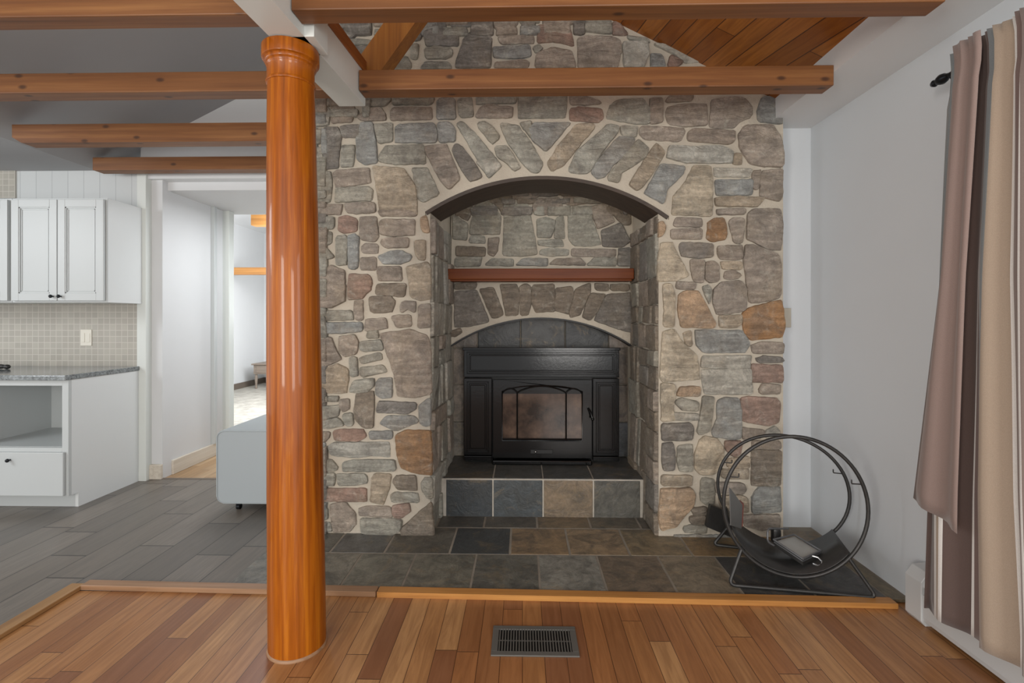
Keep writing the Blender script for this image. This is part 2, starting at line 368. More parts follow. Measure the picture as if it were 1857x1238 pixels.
# ---------------------------------------------------------------- stones
STC = {'g': '#aba89c', 'b': '#a2a39f', 't': '#b9aa95', 'w': '#ab9f92', 'd': '#8b867f', 'l': '#bebbb0', 'o': '#ad8762',
       'r': '#a68c7e', 's': '#cdbfa8', 'p': '#c8ab8d', 'k': '#8f8476'}
def jit(c, rnd, a=.1):
    k = 1+rnd.uniform(-a, a); h = rnd.uniform(-.02, .02)
    return (c[0]*k*(1+h), c[1]*k, c[2]*k*(1-h), 1)
def smoothpoly(pts, rnd, step=.022, amp=.0022):
    # cut corners a little, then resample with a rough edge
    q = []
    n = len(pts)
    for i in range(n):
        a, b_, c = pts[i-1], pts[i], pts[(i+1) % n]
        la, lc = (a-b_).length, (c-b_).length
        d1, d2 = min(.012, la*.3), min(.012, lc*.3)
        p0 = b_+(a-b_)*(d1/max(la, 1e-6)); p1 = b_+(c-b_)*(d2/max(lc, 1e-6))
        q += [p0, (p0+p1)*.25+b_*.5, p1]
    out = []
    for i in range(len(q)):
        a, b_ = q[i], q[(i+1) % len(q)]; L = (b_-a).length; k = max(1, int(L/step))
        for j in range(k): out.append(a+(b_-a)*(j/k)+Vector((rnd.uniform(-amp, amp), rnd.uniform(-amp, amp))))
    return out
def area2(p): return sum(p[i-1].x*p[i].y-p[i].x*p[i-1].y for i in range(len(p)))/2
def inset(p, d):
    n = len(p); out = []
    for i in range(n):
        t = (p[(i+1) % n]-p[i-1]); t = t.normalized() if t.length > 1e-7 else Vector((1, 0))
        out.append(p[i]+Vector((-t.y, t.x))*d)
    return out
def add_stone(bm, layer, pts, frame, col, rnd, h=.022, grow=0.0):
    """pts: 2D outline on the wall, frame(u, v, height) -> point of the room"""
    p = [Vector(q) for q in pts]
    if area2(p) < 0: p.reverse()
    if abs(area2(p)) < .0004: return
    p = smoothpoly(p, rnd)
    if grow: p = inset(p, -grow)
    cx = sum(q.x for q in p)/len(p); cy = sum(q.y for q in p)/len(p); tx, ty = rnd.uniform(-.05, .05), rnd.uniform(-.05, .05)
    rings = []
    for d, hh in ((0, -.004), (.001, h*.5), (.003, h*.85), (.008, h)):
        r = inset(p, d)
        rings.append([bm.verts.new(frame(q.x, q.y, hh+((q.x-cx)*tx+(q.y-cy)*ty+rnd.uniform(-.0012, .0012))*(hh > 0))) for q in r])
    n = len(p); fs = []
    for A, B in zip(rings, rings[1:]):
        for k in range(n): fs.append(bm.faces.new((A[k], A[(k+1) % n], B[(k+1) % n], B[k])))
    f = bm.faces.new(rings[-1]); fs.append(f)
    for f_ in fs:
        for lp in f_.loops: lp[layer] = col
    r = bmesh.ops.triangulate(bm, faces=[f])

# outlines read from the photograph: (view origin x, y, scale) then one stone per line: colour code + points
TR = {
'T1': (560, 0, 3.096, """
d 580,170 625,165 630,215 590,225
d 645,180 700,155 835,165 842,252 660,255
d 870,210 930,160 1000,155 1025,215 1020,375 820,375
w 1035,90 1185,90 1150,165 1045,160
d 1200,90 1280,90 1265,165 1195,150
w 1290,88 1510,85 1485,132 1400,118
r 1285,140 1350,140 1470,160 1490,255 1380,228 1285,238
b 1035,260 1240,250 1250,310 1180,325 1040,320
g 1258,262 1290,246 1314,266 1290,292 1270,290
w 1280,300 1370,265 1480,285 1500,375 1272,375
g 565,250 615,245 605,330 575,325
g 650,270 700,262 800,268 808,305 770,325 655,325
g 460,350 540,310 575,350 570,382 465,385
g 622,378 650,345 780,345 805,378
w 1045,350 1200,335 1240,345 1230,375 1040,375
d 790,90 1028,90 1025,142 800,148
d 585,100 770,92 770,150 600,160
w 1060,200 1260,195 1265,238 1080,242
d 150,105 340,105 315,155 155,158
d 150,170 290,170 240,215 165,225
g 430,262 480,238 525,268 480,300
l 15,545 125,560 110,592 15,592
w 125,600 255,590 240,680 125,688
w 265,655 320,610 400,600 430,640 430,670 300,674
w 460,620 480,605 685,598 692,665 460,672
b 720,560 760,545 820,555 822,665 718,667
g 838,550 912,545 922,650 860,657 840,635
w 933,657 962,600 1010,575 1070,595 1147,600 1140,657
g 940,530 1165,530 1160,575 1030,577 940,582
g 1178,530 1452,530 1440,656 1178,660
g 480,540 705,540 690,582 470,584
g 290,550 462,550 430,592 315,592
l 15,600 115,605 110,700 15,708
g 15,730 75,725 66,802 15,806
l 15,820 70,830 75,920 60,945 15,945
d 84,715 160,710 182,760 166,860 162,942 82,945
d 174,708 286,698 280,766 190,768
g 184,815 256,812 246,932 178,936
b 290,688 356,684 375,800 382,912 312,922 268,890 264,780
g 364,694 470,688 466,790 390,802
b 484,710 510,695 705,688 720,740 716,797 484,797
b 722,690 790,684 820,720 822,790 730,797
g 392,872 430,815 640,808 656,915 480,920 390,902
w 638,820 770,803 832,960 848,1000 790,1062 745,1022
d 803,842 822,803 852,815 920,900 975,990 905,1018 852,940
g 828,690 862,678 940,755 1048,885 1082,930 1010,998
g 948,692 975,678 1032,710 1072,770 1030,807 960,722
g 1042,820 1106,813 1152,875 1188,940 1155,957 1110,912 1060,880
g 1073,688 1172,698 1250,800 1315,920 1290,967 1250,962 1190,902 1108,780
b 1258,690 1472,684 1332,848 1260,790 1232,732
g 1185,690 1248,676 1252,775 1215,730
t 1340,918 1400,815 1508,692 1600,690 1604,715 1490,850 1425,930 1360,958
g 25,960 122,960 127,1030 116,1132 20,1137
w 134,970 160,955 336,940 347,1022 150,1052
g 149,1056 332,1045 357,1062 352,1122 148,1132
t 358,930 530,943 577,1010 602,1060 607,1202 400,1212 374,1030
g 578,940 662,938 692,1000 727,1080 722,1092 640,1134 613,1112
w 44,1150 187,1145 177,1197 44,1202
w 198,1140 367,1134 372,1190 250,1197 205,1177
l 940,905 1045,885 1082,930 1012,996
"""),
'T2': (1000, 0, 3.096, """
g 128,165 160,84 300,88 338,120 340,188
w 0,88 125,88 112,130 60,132 0,112
w 148,212 200,198 340,203 388,225 392,290 370,375 150,375
r 346,118 382,118 402,150 432,190 346,192
l 403,232 540,233 548,300 520,372 408,372
b 558,302 620,305 645,372 560,372
r 672,305 744,345 700,375 655,370
g 425,198 530,213 556,235 440,217
l 575,245 650,250 780,290 868,338 760,350 690,300
w 100,535 210,540 282,575 200,587 108,582
r 103,612 150,599 286,609 292,660 270,682 103,672
g 308,660 330,590 370,560 516,553 552,610 552,692 470,692
w 554,552 622,548 627,682 558,692
w 643,640 650,600 750,579 872,583 877,697 760,707 660,692
w 640,570 670,530 802,530 790,562
w 902,560 990,545 1080,545 1132,600 1127,650 1060,682 1020,717 892,712
b 1158,620 1190,540 1292,540 1297,692 1168,677
g 98,947 140,850 320,698 377,710 370,742 270,872 222,950 200,972 108,967
g 388,704 487,709 477,767 398,757
b 222,962 250,908 380,763 472,774 442,842 350,922 300,992 260,1002
g 318,992 340,958 488,778 547,830 540,872 470,922 390,972 380,1022 325,1012
t 438,1032 590,797 643,850 600,922 520,1042 480,1067
b 522,1082 618,918 752,934 742,972 650,1062 630,1142
s 678,1202 690,1098 760,1010 800,928 897,928 907,1020 902,1212
w 492,742 508,704 747,719 752,742 722,792 520,777
w 768,742 800,718 1032,734 1027,792 1000,807 768,787
w 1053,750 1090,700 1240,698 1282,760 1305,850 1302,932 1200,932 1120,917 1060,830
l 648,882 665,814 780,824 950,818 1022,850 1017,912 760,912
t 1028,860 1070,858 1072,922 1023,917
l 913,940 1132,948 1112,992 918,987
b 923,1010 1132,1008 1127,1092 928,1092
w 1133,960 1182,950 1162,1062 1128,1052
w 1183,960 1300,945 1300,1090 1285,1127 1172,1097
t 918,1110 1050,1098 1202,1108 1162,1157 1000,1157 923,1152
w 928,1175 1092,1168 1087,1202 933,1202
"""),
'L1': (560, 380, 3.87, """
w 30,-8 160,-12 162,30 30,32
w 172,-10 225,-14 222,32 172,32
w 252,-25 432,-25 437,20 270,22
w 483,0 757,-4 752,42 498,42
g 30,50 177,53 172,132 30,132
r 207,50 270,38 337,70 332,152 240,162 203,147
w 357,50 472,48 487,190 460,222 380,212 357,192
w 497,80 530,66 742,68 742,177 600,184 497,172
g 38,153 162,158 157,230 130,247 58,232
w 507,210 560,196 702,198 697,262 540,267 503,240
g 187,190 250,176 267,200 262,387 192,387
b 273,180 320,170 347,190 342,402 310,420 278,412 273,250
w 367,260 400,236 482,243 484,307 373,302
b 482,325 560,293 640,283 722,320 712,352 640,380 520,380 498,350
g 36,270 120,263 157,310 177,330 130,347 42,325
w 358,340 467,333 472,422 362,422
t 743,215 817,213 817,352 770,347 743,300
p 783,60 820,38 837,90 842,162 800,152 783,100
w 56,440 75,373 107,368 117,400 80,447
w 46,540 88,450 150,388 247,428 252,520 252,642 160,687 56,682
r 283,450 422,458 442,500 432,562 370,622 278,632 273,540
w 478,400 647,398 652,497 488,497 478,440
t 683,400 830,368 852,400 852,627 780,637 713,612 698,500
k 478,520 682,518 667,612 580,602 463,592
k 423,610 577,608 607,650 582,717 440,722 423,680
w 638,680 660,643 747,643 747,722 690,692 645,725
w 318,640 377,633 377,777 330,777 313,720
g 50,710 302,710 312,772 80,777 56,750
b 48,795 372,793 372,852 230,867 56,867
w 397,770 540,763 552,832 392,850
w 577,745 712,738 717,817 618,827
w 762,828 773,672 850,660 852,828
g 403,900 413,853 482,848 487,902
w 92,910 150,893 197,1000 227,1050 130,1092 68,1107 78,990
w 212,890 320,878 347,930 332,1012 250,1032 208,990
g 352,930 500,913 522,985 380,997 352,970
g 352,1040 500,1003 517,1050 368,1082
g 283,1040 332,1033 342,1167 288,1172
g 356,1110 520,1093 547,1140 368,1177
w 498,870 720,841 830,888 852,960 857,1290 760,1318 625,1311 600,1160 540,980
t 128,1110 200,1083 272,1120 277,1180 262,1287 130,1287 88,1240
"""),
'L2': (560, 680, 3.87, """
g 278,120 310,43 457,23 452,80 400,122
b 468,130 470,50 500,23 582,18 582,157 500,162
g 60,145 127,150 132,187 60,187
g 134,150 207,150 202,187 138,187
g 62,225 217,213 202,290 70,312
w 213,175 282,168 282,240 235,257 218,230
g 70,330 200,300 247,350 130,377 75,367
g 233,280 302,263 312,352 258,357
k 328,130 452,113 457,230 447,372 380,367 323,310 313,260
d 473,250 490,183 752,198 752,240 690,272 478,262
b 498,340 540,288 742,288 767,330 700,357 610,392
b 768,220 830,170 852,162 852,352 820,362 778,340
w 70,400 147,403 132,452 72,457
r 163,400 200,383 382,383 402,430 350,462 178,462
b 418,400 582,393 582,447 428,452
l 138,500 170,476 562,473 567,577 420,567 330,580 158,562
b 76,480 112,473 107,570 122,667 83,672
g 103,590 160,598 202,650 187,672 108,672
g 233,620 300,598 602,598 607,672 400,677 233,677
g 86,690 182,690 177,777 120,777 88,755
g 192,697 402,698 407,760 300,777 200,777
r 78,800 402,798 402,887 78,887
t 428,880 445,708 480,693 577,698 562,800 520,912 440,892
k 588,750 610,708 752,708 757,812 620,802
g 573,840 600,826 762,833 772,897 578,892
o 608,420 690,388 852,393 862,560 862,702 760,692 650,652 618,560
g 788,760 810,723 862,723 868,862 840,872 798,820
g 86,930 127,933 127,1012 90,1022
g 90,1040 152,1038 157,1097 95,1102
w 148,910 250,893 322,970 327,1050 280,1102 170,1107 153,1010
w 348,940 400,923 572,928 582,1002 348,987
r 583,920 702,903 712,960 640,1012 588,992
g 358,1010 562,1008 652,1020 642,1082 580,1122 368,1112
k 648,1080 760,978 857,893 867,1000 880,1130 648,1135
"""),
'R1': (1140, 380, 3.87, """
p 213,90 240,78 264,130 240,177 213,192
w 318,100 340,53 517,60 517,117 328,117
w 298,138 517,128 517,207 298,200
o 558,90 620,56 672,60 692,150 682,207 590,222 546,200 560,150
w 708,75 750,53 817,63 812,150 802,232 745,232 723,150
w 838,30 880,-8 1062,-8 1085,60 1085,150 1070,282 990,282 833,202
s 228,235 310,228 340,300 427,460 340,497 208,502 210,350
d 358,240 390,228 592,238 592,332 480,337 373,325
w 628,255 802,248 802,347 650,347 628,320
w 438,350 537,350 527,512 465,502 443,440
w 543,365 600,360 634,390 632,502 570,512 543,490
t 648,365 802,363 802,417 663,414
w 678,430 750,426 797,460 760,487 673,485
w 823,250 860,243 1042,310 1067,380 1067,600 1050,622 920,652 850,652 828,500 813,350
w 338,505 472,510 472,557 338,554
g 518,540 560,528 582,560 567,662
s 243,525 300,518 327,600 322,822 248,822 253,700
p 353,600 400,568 490,570 532,640 612,800 602,830 370,822 348,700
w 598,560 660,508 790,500 827,550 822,702 760,722 620,737 598,660
t 633,745 797,738 797,790 760,827 643,827
o 798,730 850,688 1072,633 1087,700 1105,820 1080,892 860,917 813,860
t 383,870 440,848 447,930 442,962 408,950
b 468,845 820,848 862,950 820,1002 530,1002 478,950
w 863,950 960,928 1092,940 1085,1007 878,1007
s 243,860 320,836 362,910 482,1030 502,1190 240,1207 222,1180 233,1000
l 518,1030 867,1023 857,1122 700,1112 508,1107
d 893,1045 950,1028 1082,1040 1087,1067 918,1074
r 868,1085 1087,1093 1087,1212 868,1212
l 513,1125 862,1118 867,1292 540,1297 518,1200
"""),
'R2': (1140, 680, 3.87, """
p 343,130 360,83 502,83 502,147 348,147
s 228,60 320,63 332,100 312,240 332,320 233,327
w 918,100 940,63 1072,68 1067,132 928,132
g 328,190 360,163 492,188 492,252 380,247
l 318,265 492,273 492,317 328,317
g 523,150 602,153 587,280 572,392 500,422 483,400 508,280
b 628,180 680,158 772,163 797,250 792,442 740,457 598,432 588,390 623,310
r 788,165 850,153 1042,163 1067,200 1052,332 980,357 798,322
d 233,345 440,338 457,380 447,457 238,462
w 798,370 962,388 942,442 808,452
l 968,390 1030,358 1067,400 1067,452 968,442
d 238,480 310,473 327,560 322,667 250,672 238,600
g 348,500 452,488 447,677 358,677 343,600
s 468,560 500,458 540,428 622,448 662,500 667,622 600,697 510,702 468,660
r 678,465 802,468 782,560 740,572 688,530
t 698,590 852,573 852,652 698,652
w 868,462 1075,468 1075,522 878,514
k 868,527 1075,534 1062,777 868,777
t 233,705 447,708 442,777 233,777
t 648,665 847,658 842,732 658,722
p 228,800 440,793 472,850 452,920 380,1002 340,1062 228,1092 213,1000
g 508,740 530,723 602,733 602,902 560,917 508,882
w 608,755 802,758 827,800 802,832 618,827
b 868,860 920,783 1067,788 1072,962 868,967
k 438,935 547,928 547,982 458,982
k 428,995 547,988 547,1047 438,1047
g 383,1075 430,1056 547,1058 547,1112 398,1107
w 798,985 1062,983 1062,1072 940,1092 818,1062
b 318,1125 600,1128 722,1128 712,1162 328,1152
t 640,850 800,845 840,870 845,960 700,985 640,900
"""),
'N': (760, 300, 3.641, """
k 243,300 355,243 332,340 320,362 270,337
g 222,310 240,330 322,385 312,492 222,482
g 338,400 380,238 450,213 542,340 532,452 333,452
k 458,215 607,173 607,227 553,240 550,312 490,240
g 343,460 432,463 437,512 328,507
w 458,480 527,473 517,560 490,602 453,580
g 558,247 712,233 762,470 777,587 680,597 553,592 560,400
k 243,535 437,538 437,597 243,597
g 238,610 417,603 402,662 235,667
g 433,657 480,613 622,618 622,662
b 638,657 690,613 852,613 847,662
w 788,220 927,213 962,300 930,317 765,324 748,270
w 613,170 700,165 812,180 775,212 620,222
g 778,355 840,338 902,365 887,430 872,477 783,472
g 908,345 952,328 962,482 893,477
g 783,495 942,488 957,532 860,534 788,525
g 798,560 880,543 987,558 987,592 880,597 798,587
g 983,300 1010,278 1112,268 1152,380 1202,520 1130,532 1020,527 988,480
w 953,205 1132,198 1122,247 990,264 953,240
w 1008,550 1302,553 1302,602 1008,597
w 858,652 900,618 1060,608 1102,657
g 1108,657 1160,608 1302,608 1302,662
w 1143,270 1240,243 1272,330 1292,372 1180,417 1148,330
d 1203,430 1330,378 1397,500 1340,537 1213,532
k 1273,290 1397,298 1397,392 1350,392 1288,330
d 1318,545 1397,543 1397,662 1313,662
k 820,120 1100,125 1290,180 1395,240 1380,280 1240,225 1130,190 960,195 830,175
k 233,780 382,773 372,814 233,817
d 233,830 380,823 462,1030 330,1062 233,1067
k 398,815 490,803 557,980 530,1002 480,1007
k 533,785 642,783 662,850 652,987 573,992 548,860
k 663,800 700,778 737,800 742,900 720,987 670,987
k 748,790 892,783 897,962 768,967 743,900
k 903,810 1010,798 1022,840 987,982 893,952
k 1038,810 1132,773 1132,830 1062,987 1000,1002 988,940
k 1138,840 1232,848 1182,960 1130,1022 1078,1002 1108,900
k 1158,780 1252,783 1252,827 1168,822
k 1263,785 1387,783 1387,827 1268,822
d 1243,850 1397,838 1402,1102 1330,1082 1158,1022 1198,930
k 215,1090 270,1073 282,1102 230,1132 210,1122
"""),
}
rnd = random.Random(7)
YB = 3.45     # inner stone face of the niche
fire = empty('stone_fireplace', (.12, YW, 0), 'tall grey and tan field stone fireplace with arched niche above slate floor', 'fireplace')
# front mass with its arched opening
ARC = []
pl, prr, pt = onY(771, 384, YW), onY(1213, 392, YW), onY(990, 319, YW)
def circ3(a, b_, c):
    ax, ay, bx, by, cx, cy = a.x, a.z, b_.x, b_.z, c.x, c.z
    d = 2*(ax*(by-cy)+bx*(cy-ay)+cx*(ay-by))
    ux = ((ax*ax+ay*ay)*(by-cy)+(bx*bx+by*by)*(cy-ay)+(cx*cx+cy*cy)*(ay-by))/d
    uz = ((ax*ax+ay*ay)*(cx-bx)+(bx*bx+by*by)*(ax-cx)+(cx*cx+cy*cy)*(bx-ax))/d
    return ux, uz, math.hypot(ax-ux, ay-uz)
def arcpts(a, t, c, n=28):
    ux, uz, R = circ3(a, t, c); a0 = math.atan2(a.z-uz, a.x-ux); a1 = math.atan2(c.z-uz, c.x-ux)
    return [(ux+R*math.cos(a0+(a1-a0)*i/n), uz+R*math.sin(a0+(a1-a0)*i/n)) for i in range(n+1)]
ARC = arcpts(pl, pt, prr)
XL0, XR0 = -.53, .775          # opening between the pillars
XCL, XCR = -1.30, 1.475        # chimney sides
poly = [(XCL, 0), (XL0, 0), (XL0, pl.z-.02), (pl.x, pl.z-.02)]+ARC+[(prr.x, prr.z-.02), (XR0, prr.z-.02), (XR0, 0), (XCR, 0), (XCR, zr(XCR)+.03), (XRIDGE, zr(XRIDGE)+.03), (XCL, zl(XCL)+.03)]
def ztop_at(x): return (zl(x) if x < XRIDGE else zr(x))+.03
bm = bmesh.new()
def col_strip(bm, xa, xb, za, zb, ta, tb, y, dep): add_prism(bm, [(xa, y, za), (xb, y, zb), (xb, y, tb), (xa, y, ta)], (0, dep, 0))
col_strip(bm, XCL, XRIDGE, 0, 0, ztop_at(XCL), ztop_at(XRIDGE), YW, .29)
col_strip(bm, XRIDGE, pl.x, 0, 0, ztop_at(XRIDGE), ztop_at(pl.x), YW, .29)
col_strip(bm, pl.x, XL0, 0, 0, pl.z-.02, pl.z-.02, YW, .29)
for a, b_ in zip(ARC, ARC[1:]): col_strip(bm, a[0], b_[0], a[1], b_[1], ztop_at(a[0]), ztop_at(b_[0]), YW, .29)
col_strip(bm, XR0, prr.x, 0, 0, prr.z-.02, prr.z-.02, YW, .29)
col_strip(bm, prr.x, XCR, 0, 0, ztop_at(prr.x), ztop_at(XCR), YW, .29)
obj('mortar_wall', bm, M['mortar'], fire)
# side walls of the niche, running back, and the mass behind
def side(xf0, xf1, yb, outer, name):
    bm = bmesh.new(); add_prism(bm, [(xf0, YW+.01, 0), (xf1, yb, 0), (outer, yb, 0), (outer, YW+.01, 0)], (0, 0, 2.30)); return obj(name, bm, M['mortar'], fire)
XLb, XRb = -.492, .757
side(XL0, XLb, 3.75, XCL+.02, 'niche_side_wall'); side(XR0, XRb, 3.75, XCR-.02, 'niche_side_wall')
# inner wall with the low arch
il, ir, it = onY(818, 626, YB), onY(1154, 632, YB), onY(984, 576, YB)
IARC = arcpts(it if False else il, it, ir)
poly = [(XLb-.03, il.z)]+IARC+[(XRb+.03, ir.z), (XRb+.03, 2.35), (XLb-.03, 2.35)]
bm = bmesh.new()
for a, b_ in zip(IARC, IARC[1:]): col_strip(bm, a[0], b_[0], a[1], b_[1], 2.35, 2.35, YB, .2)
obj('inner_wall', bm, M['mortar'], fire)
# thin dark steel edge under the inner arch
bm = bmesh.new()
for (a, b_) in zip(IARC, IARC[1:]):
    add_prism(bm, [(a[0], YB-.012, a[1]+.002), (b_[0], YB-.012, b_[1]+.002), (b_[0], YB-.012, b_[1]-.009), (a[0], YB-.012, a[1]-.009)], (0, .14, 0))
tag(obj('arch_trim', bm, M['iron2'], fire), 'thin black steel edge under the inner arch')
# thick dark lintel under the main arch
bm = bmesh.new(); th = .020
front = [(x, z) for x, z in ARC]
und = []
ux, uz, R = circ3(pl, pt, prr)
for x, z in ARC:
    k = (R-th)/R; und.append((ux+(x-ux)*k, uz+(z-uz)*k))
ring = [[bm.verts.new((p_[0], y_, p_[1])) for p_ in row] for row, y_ in ((front, YW-.004), (und, YW-.004), (und, YW+.30), (front, YW+.30))]
for j in range(4):
    A, B = ring[j], ring[(j+1) % 4]
    for k in range(len(A)-1): bm.faces.new((A[k], A[k+1], B[k+1], B[k]))
bm.faces.new([r_[0] for r_ in ring]); bm.faces.new([r_[-1] for r_ in ring][::-1])
tag(obj('arch_lintel', bm, M['lintel'], fire, True), 'dark curved lintel lining the big arch')

# stonework on the front face, on the inner wall and on both niche sides
bmF = bmesh.new(); layF = bmF.loops.layers.float_color.new('Col'); bmN = bmesh.new(); layN = bmN.loops.layers.float_color.new('Col')
def frameY(Y): return lambda u, v, h: (u, Y-h, v)
for key, (ox, oy, sc, txt) in TR.items():
    Y = YB if key == 'N' else YW; bmX, lay = (bmN, layN) if key == 'N' else (bmF, layF)
    for line in txt.strip().splitlines():
        t = line.split(); col = jit(s2l(STC[t[0]]), rnd, .07)
        pts = []
        for q in t[1:]:
            a, b_ = q.split(','); P = onY(ox+float(a)/sc, oy+float(b_)/sc, Y-.012); pts.append((P.x, P.z))
        add_stone(bmX, lay, pts, frameY(Y), col, rnd, rnd.uniform(.011, .021), .005)
# stones hidden behind the column and to the left of it, and above the beams
def rows(bmX, lay, frame, u0, u1, v0, v1, cols, rnd, hmin=.05, hmax=.13, wmin=.08, wmax=.24, clip=None, h=(.016, .028), gap=.007):
    v = v0
    while v < v1-.03:
        hh = min(rnd.uniform(hmin, hmax), v1-v)
        u = u0
        while u < u1-.02:
            ww = rnd.uniform(wmin, wmax)
            if u1-(u+ww) < .05: ww = u1-u
            j = lambda: rnd.uniform(-.006, .006)
            q = [(u+gap+j(), v+gap+j()), (u+ww*.5, v+gap+j()), (u+ww-gap+j(), v+gap+j()), (u+ww-gap+j(), v+hh-gap+j()), (u+ww*.5, v+hh-gap+j()), (u+gap+j(), v+hh-gap+j())]
            if clip is None or clip(u+ww/2, v+hh/2):
                if hh > .09 and ww > .11 and rnd.random() < .35:
                    m_ = v+hh*rnd.uniform(.4, .6)
                    for a, b_ in ((v, m_), (m_, v+hh)):
                        add_stone(bmX, lay, [(u+gap+j(), a+gap), (u+ww-gap+j(), a+gap+j()), (u+ww-gap+j(), b_-gap), (u+gap+j(), b_-gap+j())], frame, jit(s2l(STC[rnd.choice(cols)]), rnd, .08), rnd, rnd.uniform(*h))
                else: add_stone(bmX, lay, q, frame, jit(s2l(STC[rnd.choice(cols)]), rnd, .08), rnd, rnd.uniform(*h))
            u += ww
        v += hh
rows(bmF, layF, frameY(YW), XCL+.01, -1.115, .01, 2.75, 'gwdb', rnd, .07, .2, .09, .19)
rows(bmF, layF, frameY(YW), -1.115, -.86, 2.40, 3.4, 'gwdb', rnd)
rows(bmF, layF, frameY(YW), -.86, .9, 2.86, 3.5, 'gwdb', rnd, clip=lambda u, v: v < zr(u)-.06)
# arched crown above what the beam hides is filled by the same stones
obj('stonework', bmF, M['stone'], fire, True)
rows(bmN, layN, frameY(YB), XLb+.02, XRb-.02, 1.96, 2.30, 'gdk', rnd)
tag(obj('inner_stonework', bmN, M['stone'], fire, True), 'darker stones on the back of the niche')
def sideframe(x0, y0, x1, y1, sgn):
    d = Vector((x1-x0, y1-y0, 0)); L = d.length; d.normalize(); nn = Vector((-d.y, d.x, 0))*sgn
    return L, lambda u, v, h: (x0+d.x*u+nn.x*h, y0+d.y*u+nn.y*h, v)
for (x0, x1, s_, cols) in ((XL0, XLb, -1, 'gglwlgw'), (XR0, XRb, 1, 'wkgwdkk')):
    bmS = bmesh.new(); lay = bmS.loops.layers.float_color.new('Col')
    L, fr = sideframe(x0, YW, x1, 3.75, s_)
    rows(bmS, lay, fr, .004, .64, .01, 1.84, cols, rnd, .10, .34, .07, .22, h=(.008, .03), gap=.002)
    obj('side_stonework', bmS, M['stone'], fire, True)

# recess behind the stove: slate panels top, plaster sides
bm = bmesh.new(); add_box(bm, XLb-.05, XRb+.05, 3.62, 3.72, .2, 1.35); tag(obj('recess_back', bm, M['mortar'], fire), 'plastered recess behind the stove')
bm = bmesh.new(); lay = bm.loops.layers.float_color.new('Col')
def slate(bm, lay, x0, x1, y0, y1, z0, z1, col, rnd, bev=.004, a=.08):
    b2 = bmesh.new(); add_box(b2, x0, x1, y0, y1, z0, z1, bev)
    c = jit(s2l(col), rnd, a); vm = {}
    for v in b2.verts: vm[v] = bm.verts.new(v.co)
    for f in b2.faces:
        nf = bm.faces.new([vm[v] for v in f.verts])
        for lp in nf.loops: lp[lay] = c
    b2.free()
xs = [onY(x, 600, 3.6).x for x in (748, 866, 944, 1025, 1104, 1190)]
for i, c in enumerate(['#83766a', '#1e1f1f', '#262523', '#1c1d1e', '#83766a']):
    if i in (0, 4): slate(bm, lay, max(xs[i], XLb-.02)+.003, min(xs[i+1], XRb+.02)-.003, 3.60, 3.63, 1.04, 1.33, c, rnd)
    else: slate(bm, lay, xs[i]+.003, xs[i+1]-.003, 3.60, 3.63, 1.04, 1.33, c, rnd)
for (z0, z1, c) in ((.255, .50, '#8a847a'), (.506, .77, '#8d8072'), (.776, 1.035, '#877b6e')):
    slate(bm, lay, XLb-.02, XLb+.10, 3.60, 3.63, z0, z1, c, rnd); slate(bm, lay, XRb-.10, XRb+.02, 3.60, 3.63, z0, z1, '#83776a' if z0 > .5 else '#62666a', rnd)
tag(obj('recess_tiles', bm, M['slate'], fire), 'dark slate tiles above and beside the stove')

# raised hearth
XH0, XH1 = -.485, .742
hy0, hy1, hz = 3.10, 3.62, .252
bm = bmesh.new(); add_box(bm, XH0-.035, XH1+.03, hy0-.001, hy1, 0, hz-.001, .004)
hearth = obj('raised_hearth', bm, M['hgrout'], fire)
xe = [onY(x, 900, hy0).x for x in (808, 894, 985, 1076, 1162)]
fc = ['#3c4144', '#454b4e', '#80705c', '#5b5850']; tc = ['#5a5b58', '#5f5f5b', '#555653', '#5a5956']
bm = bmesh.new(); lay = bm.loops.layers.float_color.new('Col')
for i in range(4):
    slate(bm, lay, xe[i]+.004, xe[i+1]-.004, hy0-.004, hy0+.012, .012, hz-.008, fc[i], rnd, .004, .03)
    slate(bm, lay, xe[i]+.004-(.02 if i == 0 else 0), xe[i+1]-.004+(.02 if i == 3 else 0), hy0+.002, hy1-.02, hz-.012, hz+.002, tc[i], rnd, .003, .05)
h2 = obj('hearth_tiles', bm, M['slate'], fire)

# slate floor in front of the hearth
bm = bmesh.new(); lay = bm.loops.layers.float_color.new('Col')
ft = [-1.37, -1.15, -.842, -.557, -.24, .081, .385, .70, .993, 1.31, 1.62, XR-.01]
fcol = ['#76736a', '#807c70', '#78766a', '#726f63', '#65645c', '#85837a', '#75695a', '#857a68', '#4a4a4a', '#555453', '#756b57']
def sillY(x): return 2.215-.02*(x+.66)
for i, c in enumerate(fcol):
    g_ = .006
    pts = [(ft[i]+g_, sillY(ft[i])+.05), (ft[i+1]-g_, sillY(ft[i+1])+.05), (ft[i+1]-g_, 2.593), (ft[i]+g_, 2.593)]
    b2 = bmesh.new(); add_prism(b2, [(x, y, .004) for x, y in pts], (0, 0, .012)); cc = jit(s2l(c), rnd, .06); vm = {}
    for v in b2.verts: vm[v] = bm.verts.new(v.co)
    for f in b2.faces:
        for lp in bm.faces.new([vm[v] for v in f.verts]).loops: lp[lay] = cc
    b2.free()
f2 = [-1.37, -1.30, -1.02, -.731, -.385, -.066, .25, .564, .89, 1.19, 1.50, XR-.01]
c2 = ['#706c62', '#6c6a62', '#656460', '#68645a', '#414444', '#8a755a', '#907c62', '#82745c', '#8a7455', '#887253', '#7a6850']
for i, c in enumerate(c2): slate(bm, lay, f2[i]+.006, f2[i+1]-.006, 2.605, 2.922, .004, .016, c, rnd, .002, .05)
f3 = [XLb-.02, -.23, .088, .405, .70, XRb+.0]
